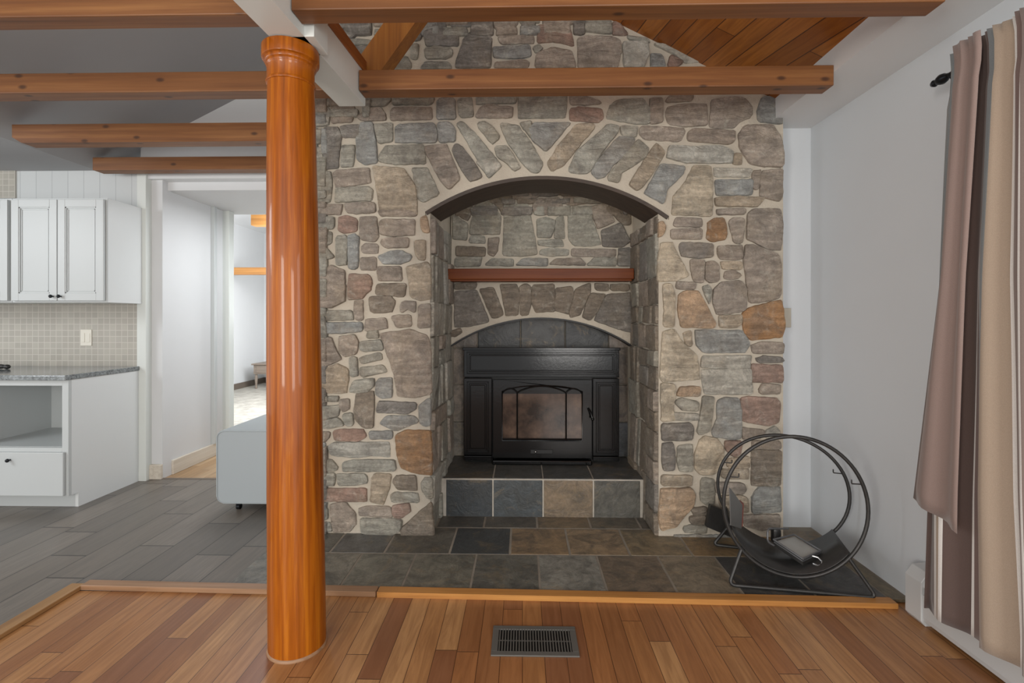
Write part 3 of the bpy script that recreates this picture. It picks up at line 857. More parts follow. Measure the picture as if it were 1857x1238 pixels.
for i, c in enumerate(['#585650', '#656056', '#7a6b56', '#6a6356', '#5f5850']): slate(bm, lay, f3[i]+.006, f3[i+1]-.006, 2.934, 3.12, .004, .016, c, rnd, .002, .05)
struct('floor_slate_tiles', bm, M['slate'])
# a few slates also run under the column side toward the kitchen planks
# wooden threshold between oak boards and slate
def strip(name, x0, x1, m, lab):
    y = sillY
    bm = prism([(x0, y(x0), 0), (x1, y(x1), 0), (x1, y(x1)+.052, 0), (x0, y(x0)+.052, 0)], (0, 0, .024))
    bmesh.ops.bevel(bm, geom=bm.edges[:], offset=.003, segments=1, affect='EDGES')
    return struct(name, bm, m)
strip('trim_5', -.655, 1.62, M['sill'], ''); strip('trim_6', -2.036, -.66, M['sill2'], '')
bm = bmesh.new(); add_box(bm, -2.10, -2.035, -1.4, 2.27, 0, .02, .004); struct('trim_7', bm, M['sillY'])

# ---------------------------------------------------------------- mantel shelf
ym = 3.31
ml, mr = onY(812, 487, ym), onY(1150, 509, ym)
man = empty('mantel_shelf', ((ml.x+mr.x)/2, ym+.07, mr.z), 'reddish brown wooden mantel shelf spanning the stone niche above the stove', 'shelf')
bm = bmesh.new(); add_box(bm, ml.x, mr.x, ym, YB-.02, mr.z+.012, ml.z, .004); obj('shelf_board', bm, M['mantel'], man)
bm = bmesh.new(); add_box(bm, ml.x+.012, mr.x-.012, ym+.012, YB-.02, mr.z, mr.z+.013, .003); obj('bottom_molding', bm, M['mantel'], man)

# ---------------------------------------------------------------- stove insert
YS = 3.43
stove = empty('wood_stove_insert', (.18, YS+.05, hz), 'black cast iron stove insert with arched glass door on the slate hearth', 'stove')
SC = 1.0
def sx(px): return onY(px, 700, YS).x
def sz(py): return max(onY(982, py, YS).z, hz+.003)
def frame_panel(name, x0, x1, y0, y1, yf, border, par, mat, depth=.05, inner=True):
    """raised frame with stepped, recessed panel (px coordinates on the stove's face)"""
    bm = bmesh.new(); X0, X1, Z0, Z1 = sx(x0), sx(x1), sz(y1), sz(y0)
    add_box(bm, X0, X1, yf, yf+depth, Z0, Z1, .003)
    b_ = border
    if inner:
        for k, (o_, w_, h_) in enumerate(((b_, .006, .008), (b_+.014, .004, .006))):
            for (a0, a1, c0, c1) in ((X0+o_, X1-o_, Z1-o_-w_, Z1-o_), (X0+o_, X1-o_, Z0+o_, Z0+o_+w_), (X0+o_, X0+o_+w_, Z0+o_, Z1-o_), (X1-o_-w_, X1-o_, Z0+o_, Z1-o_)):
                add_box(bm, a0, a1, yf-h_, yf+.004, c0, c1, .002)
        add_box(bm, X0+b_+.024, X1-b_-.024, yf-.006, yf+.004, Z0+b_+.024, Z1-b_-.024, .004)
    return obj(name, bm, mat, par)
bm = bmesh.new(); add_box(bm, sx(842), sx(1122), YS+.05, YS+.17, hz+.003, sz(634)); obj('body', bm, M['iron2'], stove)
top = frame_panel('top_panel', 841, 1123, 632, 684, YS, .022, stove, M['iron'], .06)
bm = bmesh.new(); add_box(bm, sx(839), sx(1125), YS-.012, YS+.06, sz(635), sz(630), .003); obj('top_rim', bm, M['iron'], stove)
for a, b_ in ((841, 892), (1075, 1123)):
    frame_panel('side_panel', a, b_, 686, 826, YS, .022, stove, M['iron'], .06)
    bm = bmesh.new(); add_box(bm, sx(a), sx(b_), YS-.006, YS+.06, sz(835), sz(827), .003); obj('plinth', bm, M['iron'], stove)
# door: frame plate with an arched opening
dx0, dx1, dz0, dz1 = sx(895), sx(1072), sz(828), sz(688)
gx0, gx1, gz0, gzs, gzt = sx(911), sx(1055), sz(797), sz(708), sz(698)
def arch_open(n=20):
    pts = [(gx0, gz0), (gx0, gzs)]
    cx = (gx0+gx1)/2
    for i in range(1, n):
        t = i/n; x = gx0+(gx1-gx0)*t; e = min(t, 1-t)/.12; zz = gzs+(gzt-gzs)*(1-abs(2*t-1)**2.6)
        pts.append((x, zz))
    return pts+[(gx1, gzs), (gx1, gz0)]
ao = arch_open()
bm = bmesh.new(); yf = YS-.03
def face_strip(bm, poly, y, dep):
    add_prism(bm, [(x, y, z) for x, z in poly], (0, dep, 0))
face_strip(bm, [(dx0, dz0), (gx0, dz0), (gx0, gzs), (gx0, dz1), (dx0, dz1)], yf, .04)
face_strip(bm, [(gx1, dz0), (dx1, dz0), (dx1, dz1), (gx1, dz1), (gx1, gzs)], yf, .04)
face_strip(bm, [(gx0, dz0), (gx1, dz0), (gx1, gz0), (gx0, gz0)], yf, .04)
face_strip(bm, ao[1:-1]+[(gx1, dz1), (gx0, dz1)], yf, .04)
bmesh.ops.remove_doubles(bm, verts=bm.verts[:], dist=.0001)
door = obj('door', bm, M['iron'], stove)
bm = bmesh.new(); add_tube(bm, [(x, yf-.002, z) for x, z in ao], .004, True, 8)
w1, w2 = sx(938), sx(1026)
zg = sz(713)
def arc2(xa, xb, zs_, zt_, n=14): return [(xa+(xb-xa)*i/n, yf-.001, zs_+(zt_-zs_)*math.sin(PI*i/n)**.75) for i in range(n+1)]
for x in (w1, w2): add_tube(bm, [(x, yf-.001, gz0), (x, yf-.001, gzs-.01)], .0048, False, 8)
for a, b_, zt_ in ((gx0+.004, w1, sz(703)), (w1, w2, sz(699)), (w2, gx1-.004, sz(703))): add_tube(bm, arc2(a, b_, gzs-.012, zt_), .0045, False, 8)
add_tube(bm, [(gx0, yf, sz(794)), (gx1, yf, sz(794))], .004, False, 8)
obj('window_tracery', bm, M['iron'], door, True)
bm = bmesh.new(); add_box(bm, gx0, gx1, yf+.012, yf+.016, sz(793), zg); tag(obj('door_glass', bm, M['glass'], door), 'smoky brown door glass')
bm = bmesh.new(); add_box(bm, gx0, gx1, yf+.010, yf+.03, zg, gzt+.004); obj('glass_retainer', bm, M['iron'], door)
bm = bmesh.new(); add_box(bm, gx0, gx1, yf+.006, yf+.03, gz0, sz(793)); obj('glass_retainer', bm, M['iron'], door)
# handle at the right edge
bm = bmesh.new(); hx, hzz = sx(1066), sz(739)
add_tube(bm, [(hx, yf+.01, hzz), (hx, yf-.02, hzz), (hx+.012, yf-.04, hzz-.025), (hx+.022, yf-.045, hzz-.06)], .0085, False, 10)
add_sphere(bm, (hx+.022, yf-.045, hzz-.062), .012, 1, 1, 1)
obj('handle', bm, M['iron'], door, True)
bm = bmesh.new(); add_box(bm, sx(962), sx(1002), yf-.005, yf+.006, sz(820), sz(813), .002)
ctl = obj('air_control', bm, M['iron2'], door)
bm = bmesh.new(); add_sphere(bm, (sx(971), yf-.014, sz(816)), .0085, 1, 1, 1); tag(obj('control_knob', bm, M['chrome'], ctl, True), 'small bright steel knob')
bm = bmesh.new(); add_box(bm, sx(893), sx(1072), YS-.055, YS+.05, hz+.003, sz(831), .008); obj('ash_lip', bm, M['iron'], stove)

# ---------------------------------------------------------------- column
cz = 2.28; cx0, cx1, cyc = -.862, -.888, 1.885
col = empty('support_column', (cx0, cyc, 0), 'glossy orange brown round wooden column standing on the oak floor', 'column')
def axis(z): return ((cx1-cx0)*z/cz, 0)
prof = [(.098, 0), (.103, .004), (.1035, .03), (.103, .2), (.101, .6), (.097, 1.1), (.092, 1.6), (.0865, 2.0), (.084, 2.12)]
bm = bmesh.new(); add_lathe(bm, prof, (cx0, cyc, 0), 64, axis); obj('shaft', bm, M['column'], col, True)
prof = [(.084, 2.118), (.084, 2.138), (.088, 2.140), (.0895, 2.145), (.088, 2.150), (.0845, 2.152), (.0845, 2.200), (.087, 2.204), (.089, 2.208), (.089, 2.213), (.0925, 2.216), (.094, 2.221), (.094, 2.227), (.0975, 2.229), (.1015, 2.231), (.1025, 2.234), (.1025, 2.276), (.1005, 2.2795)]
bm = bmesh.new(); add_lathe(bm, prof, (cx0, cyc, 0), 64, axis); obj('capital', bm, M['column'], col, True)
bm = bmesh.new(); add_lathe(bm, [(.107, 0), (.1075, .004), (.105, .009), (.103, .011), (.1, .011)], (cx0, cyc, 0), 64, axis); tag(obj('base_bead', bm, M['sill2'], col, True), 'worn pale bead around the foot')

# ---------------------------------------------------------------- beams
def beam(name, x0, x1, y0, y1, z0, z1, mat, label, cut=None, bev=.003, part=None):
    e = empty(name, ((x0+x1)/2, (y0+y1)/2, z0), label, 'beam')
    return e
def beam1(x0, x1, y0, y1, z0, z1, label, group, cut=0):
    bm = bmesh.new()
    if cut:
        add_prism(bm, [(x0, y0, z1), (x0, y0, z0+.035), (x0+.06, y0, z0), (x1, y0, z0), (x1, y0, z1)], (0, y1-y0, 0))
    else: add_box(bm, x0, x1, y0, y1, z0, z1, .004)
    o = obj('ceiling_beam', bm, M['beam']); tag(o, label, 'beam', group); return o
ZB = 2.318; G1 = 'cedar beams over the kitchen side'; G2 = 'cedar cross ties in front of the stone fireplace'
wbx = lambda y: -.937+(y-1.604)*.0585
XW = -.76
beam1(wbx(2.35)+.13, 1.425, 2.30, 2.39, ZB, 2.412, 'knotty cedar tie beam crossing the stonework, nearest the fireplace', G2)
beam1(-.80, 1.425, 1.70, 1.785, ZB, 2.425, 'knotty cedar tie beam at the top edge, nearer than the one at the stonework', G2)
beam1(-3.26, wbx(2.3)+.005, 2.30, 2.39, ZB, 2.412, 'second cedar kitchen beam from the top, running behind the column', G1)
beam1(-3.26, wbx(1.7)+.005, 1.72, 1.80, ZB, 2.44, 'cedar kitchen beam at the top left corner, ending at the white girder', G1)
beam1(-3.10, -1.345, 2.95, 3.04, ZB, 2.43, 'third cedar kitchen beam from the top with a clipped left end', G1, 1)
beam1(-3.14, -1.345, 3.56, 3.66, ZB+.018, 2.43, 'shortest and lowest looking cedar kitchen beam above the cabinets', G1)
# white girder on the column
gird = empty('white_girder', (-.87, 1.9, 2.285), 'white painted girder resting on the wooden column', 'beam')
bm = bmesh.new(); y0, y1 = -1.4, 2.395
add_prism(bm, [(wbx(y0), y0, 2.283), (wbx(y0)+.122, y0, 2.283), (wbx(y1)+.128, y1, 2.283), (wbx(y1), y1, 2.283)], (0, 0, .155)); obj('girder_board', bm, M['white'], gird)
bm = bmesh.new(); add_box(bm, -.885, -.762, 1.80, 1.93, 2.283, 3.55, .002); tag(obj('post', bm, M['white'], gird), 'white post rising above the column')
bm = bmesh.new(); add_prism(bm, [(wbx(y0)+.05, y0, 2.438), (wbx(y0)+.128, y0, 2.438), (wbx(y1)+.134, y1, 2.438), (wbx(y1)+.05, y1, 2.438)], (0, 0, .06)); tag(obj('top_plate', bm, M['beamy'], gird), 'cedar plate on top of the girder')
# diagonal brace
a0 = onY(640, 122, 2.42); a1 = onY(688, 124, 2.42)
bm = bmesh.new(); dirv = Vector((.585, 0, .81)); L = 1.0
p0, p1 = Vector((a0.x-.02, 2.41, a0.z-.03)), Vector((a1.x, 2.41, a1.z-.03))
add_prism(bm, [p0, p1, p1+dirv*L, p0+dirv*L], (0, .1, 0)); tag(obj('diagonal_brace', bm, M['brace']), 'orange cedar diagonal brace rising from the white girder before the stones', 'brace')

# ---------------------------------------------------------------- kitchen units
XC = -2.905
# upper cabinets
def knob(bm, x, y, z):
    add_tube(bm, [(x, y, z), (x, y-.012, z)], .005, False, 10); add_sphere(bm, (x, y-.02, z), .012, 1, .85, 1, 14)
def raised_door(name, x0, x1, z0, z1, yf, par, m):
    bm = bmesh.new(); s_ = .052
    add_box(bm, x0, x0+s_, yf, yf+.02, z0, z1, .002); add_box(bm, x1-s_, x1, yf, yf+.02, z0, z1, .002)
    add_box(bm, x0+s_, x1-s_, yf, yf+.02, z1-s_, z1, .002); add_box(bm, x0+s_, x1-s_, yf, yf+.02, z0, z0+s_, .002)
    add_box(bm, x0+s_-.002, x1-s_+.002, yf+.011, yf+.018, z0+s_-.002, z1-s_+.002)
    for o_, w_, y_ in ((s_, .007, .004), (s_+.014, .004, .007)):
        for (a, b_, c, d) in ((x0+o_, x1-o_, z1-o_-w_, z1-o_), (x0+o_, x1-o_, z0+o_, z0+o_+w_), (x0+o_, x0+o_+w_, z0+o_, z1-o_), (x1-o_-w_, x1-o_, z0+o_, z1-o_)):
            add_box(bm, a, b_, yf+y_, yf+.014, c, d)
    return obj(name, bm, m, par)
yu, zu0, zu1 = 3.42, 1.365, 2.095
def upper(x0, x1, label, knobs=True):
    e = empty('wall_cabinet', ((x0+x1)/2, yu, zu0), label, 'cabinet', 'white wall cabinets over the tiled backsplash')
    bm = bmesh.new(); add_box(bm, x0, x1, yu, YK, zu0, zu1, .001); obj('body', bm, M['cabside'], e)
    bm = bmesh.new(); add_box(bm, x0, x1, yu-.004, yu+.001, zu0, zu1); obj('face_frame', bm, M['ctrim'], e)
    mid = (x0+x1)/2
    for a, b_, kx in ((x0+.012, mid-.003, mid-.028), (mid+.003, x1-.012, mid+.028)):
        d_ = raised_door('door', a, b_, zu0+.012, zu1-.012, yu-.026, e, M['ctrim'])
        bm = bmesh.new(); knob(bm, kx, yu-.026, zu0+.042); tag(obj('knob', bm, M['knob'], d_, True), 'small dark round knob')
    return e
xu = onX(193, 450, 0.0001) if False else None
upper(-3.585, XC, 'white two-door wall cabinet nearest the hall opening, above the backsplash outlet')
upper(-4.27, -3.588, 'white wall cabinet cut off by the left edge of the photo')
# backsplash
bm = bmesh.new(); add_box(bm, -6, -2.93, YK-.012, YK, .87, 1.40); struct('wall_backsplash', bm, M['splash'])
bm = bmesh.new(); add_box(bm, -6, onY(30, 330, YK).x, YK-.012, YK, 2.18, 2.39); struct('wall_backsplash_upper', bm, M['splash'])
p = onY(157, 612, YK-.012); e = empty('wall_outlet', (p.x, YK-.012, p.z), 'ivory double outlet plate on the tiled kitchen backsplash', 'outlet')
bm = bmesh.new(); add_box(bm, p.x-.043, p.x+.043, YK-.018, YK-.012, p.z-.062, p.z+.062, .002); obj('cover_plate', bm, M['plate'], e)
for dx_ in (-.02, .02):
    bm = bmesh.new(); add_box(bm, p.x+dx_-.012, p.x+dx_+.012, YK-.021, YK-.017, p.z-.035, p.z+.035, .002); obj('receptacle', bm, M['plate'], e)
# base cabinet
yb0 = 3.145; e = empty('base_cabinet', (-3.3, yb0, .012), 'white kitchen base cabinet with an open cubby above one drawer', 'cabinet')
x0, x1 = -3.95, -2.93; zt = .855; zc0, zc1 = .42, .815
bm = bmesh.new(); t = .02
add_box(bm, x1-t, x1, yb0+.07, YK, .012, zt); add_box(bm, x1-t, x1, yb0+.0201, yb0+.07, .105, zt)
obj('side_panel', bm, M['cabside'], e)
bm = bmesh.new(); add_box(bm, x0, x0+t, yb0, YK, .012, zt); add_box(bm, x0+t, x1-t, YK-.03, YK-.01, .1, zt)
add_box(bm, x0+t, x1-t, yb0+.02, YK-.03, .40, .42); add_box(bm, x0+t, x1-t, yb0+.02, YK-.03, zt-.02, zt)
add_box(bm, x0+t, x1-t, yb0+.02, YK-.03, .105, .12); add_box(bm, x0+t, -3.60, yb0+.02, YK-.03, .12, zt-.02); obj('carcass', bm, M['ctrim'], e)
bm = bmesh.new()
for q in ((x0, -3.60, .105, zt), (x1-.042, x1, .106, zt), (-3.60, x1-.042, zc1+.003, zt), (-3.60, x1-.042, .385, .418), (-3.60, x1-.042, .105, .13)): add_box(bm, q[0], q[1], yb0-.002, yb0+.02, q[2], q[3], .0015)
obj('face_frame', bm, M['ctrim'], e)
bm = bmesh.new(); add_box(bm, x0, x1-.0205, yb0+.071, yb0+.086, .012, .104); obj('toe_kick', bm, M['ctrim'], e)
bm = bmesh.new(); add_box(bm, -3.85, x1-.016, yb0-.024, yb0-.003, .112, .392, .004); dr = obj('drawer_front', bm, M['ctrim'], e)
kp = onY(17, 834, yb0-.03); bm = bmesh.new(); knob(bm, kp.x, yb0-.024, kp.z); tag(obj('knob', bm, M['knob'], dr, True), 'small dark blue round knob')
bm = bmesh.new(); add_box(bm, -6, x1+.006, yb0-.03, YK-.012, zt, .888, .005); tag(obj('worktop', bm, M['granite']), 'speckled grey granite worktop on the white base cabinet', 'worktop')
e2 = empty('base_cabinet', (-4.6, yb0, .012), 'white base cabinet beyond the left edge of the photo', 'cabinet')
bpy.data.objects.remove(e2)
p = onY(4, 660, 3.5); bm = bmesh.new(); add_sphere(bm, (p.x-.03, 3.5, .907), .022, 3.2, 1.2, .8, 16); add_sphere(bm, (p.x+.035, 3.5, .905), .017, 1.3, 1.2, 1.0, 12)
tag(obj('kitchen_gadget', bm, M['steel'], None, True), 'small black object lying on the granite worktop at the left edge', 'gadget')

# ---------------------------------------------------------------- pale bench on casters
bx0, bx1, by0, by1, bz0, bz1 = -1.965, -1.36, 3.145, 3.70, .065, .535
be = empty('storage_bench', ((bx0+bx1)/2, by0, .012), 'pale grey rounded box bench on casters behind the column', 'bench')
bm = bmesh.new(); r = .045; pts = []
for (cx, cz_, a0_) in ((bx1-.02, bz1-r, 0), (bx0+r, bz1-r, 90), (bx0+r, bz0+r, 180), (bx1-.02, bz0+r, 270)):
    rr = r if cx < -1.5 else .02
    for k in range(7): a = D(a0_+15*k); pts.append((cx+rr*math.cos(a), by0, (cz_ if rr == r else (bz1-.02 if a0_ == 0 else bz0+.02))+rr*math.sin(a)))
a = [bm.verts.new(q) for q in pts]; bb = [bm.verts.new((q[0], by1, q[2])) for q in pts]
for i in range(len(a)): bm.faces.new((a[i], a[(i+1) % len(a)], bb[(i+1) % len(a)], bb[i]))
f1 = bm.faces.new(a); f2_ = bm.faces.new(bb[::-1])
bmesh.ops.bevel(bm, geom=list(f1.edges), offset=.008, segments=2, affect='EDGES')
obj('box_body', bm, M['bench'], be, True)
bm = bmesh.new(); add_tube(bm, [(q[0]*1, by0-.001, q[2]) for q in [(bx0+.006+(x_-bx0)*.985, 0, bz0+.006+(z_-bz0)*.975) for x_, _, z_ in pts]], .003, True, 6); obj('piping', bm, M['bench'], be, True)
for (x, y) in ((bx0+.12, by0+.05), (bx1-.12, by0+.05), (bx0+.12, by1-.06), (bx1-.12, by1-.06)):
    bm = bmesh.new(); add_tube(bm, [(x-.011, y, .032), (x+.011, y, .032)], .0195, False, 16); add_box(bm, x-.015, x+.015, y-.012, y+.012, .045, bz0+.002); obj('caster', bm, M['knob'], be)

# ---------------------------------------------------------------- far room furniture
tx0, tx1, ty0, ty1 = -4.72, -4.1, 8.62, 9.1
te = empty('side_table', ((tx0+tx1)/2, 8.85, .02), 'small weathered wooden side table on the carpet of the far room', 'table')
bm = bmesh.new(); add_box(bm, tx0-.03, tx1+.03, ty0-.03, ty1+.03, .44, .465, .006); obj('tabletop', bm, M['tablewood'], te)
bm = bmesh.new(); add_box(bm, tx0, tx1, ty0, ty1, .28, .44); obj('apron', bm, M['tablewood'], te)
bm = bmesh.new(); add_box(bm, tx0+.05, tx1-.05, ty0-.012, ty0, .30, .42, .004); obj('drawer_front', bm, M['tablewood'], te)
for x in (tx0+.03, tx1-.03):
    for y in (ty0+.03, ty1-.03):
        bm = bmesh.new(); add_lathe(bm, [(.014, 0), (.02, .02), (.014, .05), (.022, .12), (.027, .2), (.018, .25), (.026, .285)], (x, y, .02), 14); obj('leg', bm, M['tablewood'], te, True)
bm = bmesh.new(); add_box(bm, -5.0, -1.345, 8.15, 8.25, 1.985, 2.105); tag(obj('far_wall_beam', bm, M['sill']), 'light wooden beam across the far room wall seen through the hall', 'beam')
q0 = onY(455, 392, 6.2); q1 = onY(500, 408, 6.2)
bm = bmesh.new(); add_box(bm, q0.x, -1.35, 6.2, 6.32, q1.z, q0.z+.02); tag(obj('far_ceiling_beam', bm, M['sill']), 'short wooden beam under the far room ceiling seen through the hall', 'beam')

# ---------------------------------------------------------------- right side: heater
h = empty('baseboard_heater', (1.67, 2.1, 0), 'white metal baseboard heater on the floor below the striped curtain', 'heater')
hx = 1.625; prof = [(XR-.004, .0), (hx+.012, .0), (hx, .02), (hx, .125), (hx+.004, .13), (XR-.004, .13)]
yend = 2.06
bm = bmesh.new(); add_prism(bm, [(x, -1.2, z+.012) for x, z in [(hx+.03, .0), (hx+.004, .012), (hx, .03), (hx, .118), (hx+.01, .118), (hx+.012, .02), (hx+.03, .01)]], (0, yend+1.2, 0)); obj('front_panel', bm, M['heater'], h)
bm = bmesh.new(); add_box(bm, XR-.012, XR-.003, -1.2, yend, .01, .21); add_box(bm, hx+.02, XR-.003, -1.2, yend, .20, .212, .002)
obj('back_panel', bm, M['heater'], h)
bm = bmesh.new(); add_prism(bm, [(hx+.004, -1.2, .158), (hx+.032, -1.2, .200), (hx+.036, -1.2, .197), (hx+.008, -1.2, .155)], (0, yend+1.2, 0)); obj('damper', bm, M['heater'], h)
bm = bmesh.new(); add_box(bm, hx+.02, XR-.02, -1.2, yend, .05, .13); tag(obj('fin_core', bm, M['iron2'], h), 'dark fin core in the slot')
bm = bmesh.new(); add_prism(bm, [(hx-.006, yend-.01, .02), (hx+.012, yend-.01, .0), (XR-.002, yend-.01, .0), (XR-.002, yend-.01, .224), (hx+.022, yend-.01, .216), (hx-.006, yend-.01, .178)], (0, .085, 0))
bmesh.ops.bevel(bm, geom=bm.edges[:], offset=.002, segments=1, affect='EDGES'); obj('end_cap', bm, M['heater'], h)

# ---------------------------------------------------------------- curtain and rod
XCU = 1.55
CB = {'blue': '#83898b', 'taupe': '#927f78', 'dark': '#61514c', 'white': '#e4e2de', 'tan': '#ab9a88', 'brown': '#7a6660', 'mid': '#8a7b75'}
rows_py = [60, 150, 500, 900, 1150]
# stripe edges read down the cloth at five heights (px)
ED = [((1713, 1711, 1694, 1674, 1669), 'blue'), ((1737, 1735, 1712, 1680, 1670), 'dark'), ((1741, 1740, 1722, 1694, 1691), 'white'),
      ((1743, 1742, 1725, 1700, 1698), 'tan'), ((1746, 1745, 1731, 1706, 1704), 'white'), ((1749, 1748, 1736, 1712, 1710), 'dark'),
      ((1781, 1780, 1760, 1747, 1744), 'white'), ((1783, 1782, 1763, 1751, 1750), 'brown'), ((1788, 1787, 1765, 1762, 1767), 'white'),
      ((1789, 1788, 1768, 1766, 1772), 'dark'), ((1792, 1791, 1773, 1770, 1777), 'blue'), ((1803, 1801, 1784, 1776, 1779), 'tan'),
      ((1827, 1826, 1815, 1820, 1832), 'white'), ((1831, 1830, 1822, 1828, 1839), 'brown'), ((1848, 1847, 1847, 1853, 1861), 'white'),
      ((1852, 1851, 1852, 1858, 1866), 'mid'), ((1880, 1880, 1880, 1880, 1892), 'taupe'), ((1905, 1905, 1910, 1915, 1925), 'blue'), ((1930, 1930, 1940, 1950, 1960), 'tan'), ((1985, 1985, 2000, 2020, 2030), None)]
ztop, zbot = 2.215, .155
def zpy(py, px): return onX(px, py, XCU).z
def interp(vals, zz, zs_):
    for i in range(len(zs_)-1):
        if zz >= zs_[i+1] or i == len(zs_)-2:
            t = (zs_[i]-zz)/(zs_[i]-zs_[i+1]); t = max(0, min(1, t)); t = t*t*(3-2*t) if False else t
            return vals[i]+(vals[i+1]-vals[i])*t
def curtain(edges, xoff, depth, ztop, zbot, zlow=None, nz=44, phase=0, gather=.010):
    bm = bmesh.new(); lay = bm.loops.layers.float_color.new('Col')
    cols = []   # (list of 5 Y positions, colour)
    for i, (e_, c) in enumerate(edges[:-1]):
        nx = edges[i+1][0]; wd = max(1, int((nx[1]-e_[1])/5))
        for k in range(wd):
            cols.append(([onX(e_[j]+(nx[j]-e_[j])*k/wd, rows_py[j], XCU) for j in range(5)], c))
    e_ = edges[-1][0]; cols.append(([onX(e_[j], rows_py[j], XCU) for j in range(5)], None))
    zs_ = [P.z for P in cols[len(cols)//2][0]]
    arc = 0; verts = []; yprev = None
    for ci, (P, c) in enumerate(cols):
        if yprev is not None: arc += abs(P[2].y-yprev)
        yprev = P[2].y; colv = []
        for r_ in range(nz+1):
            zb_ = zbot if zlow is None else zlow(ci/(len(cols)-1))
            z = ztop+(zb_-ztop)*r_/nz
            y = interp([q.y for q in P], z, [q.z for q in P]) if z < P[0].z else P[0].y
            t = (ztop-z)/(ztop-zbot)
            f = math.sin(arc*2*PI/depth[1]+phase+.5*math.sin(3*t+ci*.1))
            f2_ = math.sin(arc*2*PI/.021+1.3)*gather*math.exp(-t*9)
            x = XCU+xoff+depth[0]*(.5+.5*min(1, t*1.8))*f+f2_
            # narrow waist where the rod pocket gathers
            if abs(t-.045) < .03: x += .006
            colv.append(bm.verts.new((x, y, z)))
        verts.append(colv)
    for i in range(len(verts)-1):
        for r_ in range(nz):
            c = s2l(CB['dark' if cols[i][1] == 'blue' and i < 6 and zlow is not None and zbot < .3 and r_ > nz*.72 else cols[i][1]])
            f = bm.faces.new((verts[i][r_], verts[i+1][r_], verts[i+1][r_+1], verts[i][r_+1]))
            for lp in f.loops: lp[lay] = c
    return bm
cur = empty('striped_curtain', (XCU, 1.7, zbot), 'long curtain striped taupe, tan, blue grey and white on the right wall', 'curtain')
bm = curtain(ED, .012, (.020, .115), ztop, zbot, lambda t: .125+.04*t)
o = obj('main_panel', bm, M['cloth'], cur, 'all'); sm = o.modifiers.new('thick', 'SOLIDIFY'); sm.thickness = .002
EF = [((1737, 1734, 1711, 1661, 1640), 'taupe'), ((1790, 1787, 1766, 1753, 1750), None)]
bm = curtain(EF, -.022, (.012, .075), ztop, .50, lambda t: .545-.045*t, 34, 1.4)
o = obj('folded_edge', bm, M['cloth'], cur, 'all'); tag(o, 'taupe edge of the cloth folded back and hanging shorter'); sm = o.modifiers.new('thick', 'SOLIDIFY'); sm.thickness = .002
p = onX(1704, 146, 1.60)
rod = empty('curtain_rod', (1.60, p.y, p.z), 'dark metal curtain rod with twisted finial holding the striped curtain', 'curtain rod')
bm = bmesh.new(); add_tube(bm, [(1.60, p.y-.02, p.z), (1.60, .2, p.z)], .009, False, 12); obj('rod', bm, M['knob'], rod, True)
bm = bmesh.new(); add_lathe(bm, [(.001, .0), (.010, .006), (.014, .016), (.010, .026), (.016, .036), (.020, .050), (.017, .064), (.011, .072), (.010, .08)], (0, 0, 0), 18)
for v in bm.verts:
    x, y, z = v.co; v.co = (1.60+x, p.y+.04-z, p.z+y)
obj('finial', bm, M['knob'], rod, True)
bm = bmesh.new(); add_tube(bm, [(1.60, p.y-.05, p.z-.012), (XR-.004, p.y-.05, p.z-.012)], .006, False, 8); add_box(bm, XR-.008, XR-.001, p.y-.065, p.y-.035, p.z-.05, p.z+.03); obj('bracket', bm, M['knob'], rod)
# small plate at the corner of the stonework
p = onY(1424, 576, 2.975); bm = bmesh.new(); add_box(bm, p.x-.02, p.x+.03, 2.965, 2.98, p.z-.057, p.z+.057, .002); tag(obj('switch_plate', bm, M['beige']), 'small beige wall plate beside the right edge of the stonework', 'switch')

# ---------------------------------------------------------------- floor register
a, b_, c_, d_ = onZ(889, 1190, 0), onZ(1050, 1193, 0), onZ(1044, 1138, 0), onZ(896, 1133, 0)
rx0, rx1, ry0, ry1 = (a.x+d_.x)/2, (b_.x+c_.x)/2, a.y, c_.y
e = empty('floor_register', ((rx0+rx1)/2, (ry0+ry1)/2, 0), 'grey metal floor register set in the oak boards', 'vent')
bm = bmesh.new(); f_ = .024
for q in ((rx0, rx1, ry0, ry0+f_), (rx0, rx1, ry1-f_, ry1), (rx0, rx0+f_, ry0+f_, ry1-f_), (rx1-f_, rx1, ry0+f_, ry1-f_)): add_box(bm, q[0], q[1], q[2], q[3], 0, .006, .0015)
obj('frame', bm, M['register'], e)
bm = bmesh.new(); add_box(bm, rx0+.02, rx1-.02, ry0+.02, ry1-.02, .0002, .001); tag(obj('duct_shade', bm, M['iron2'], e), 'black sheet for the shade under the louvres')  # flat black sheet on the boards, painted as the shade inside the duct
bm = bmesh.new(); nn = 26
for i in range(nn):
    x = rx0+f_+(rx1-rx0-2*f_)*(i+.5)/nn; add_box(bm, x-.0022, x+.0022, ry0+f_-.002, ry1-f_+.002, .001, .0055)
add_box(bm, rx0+f_, rx1-f_, (ry0+ry1)/2-.002, (ry0+ry1)/2+.002, .0011, .0035)
obj('louvres', bm, M['register'], e)

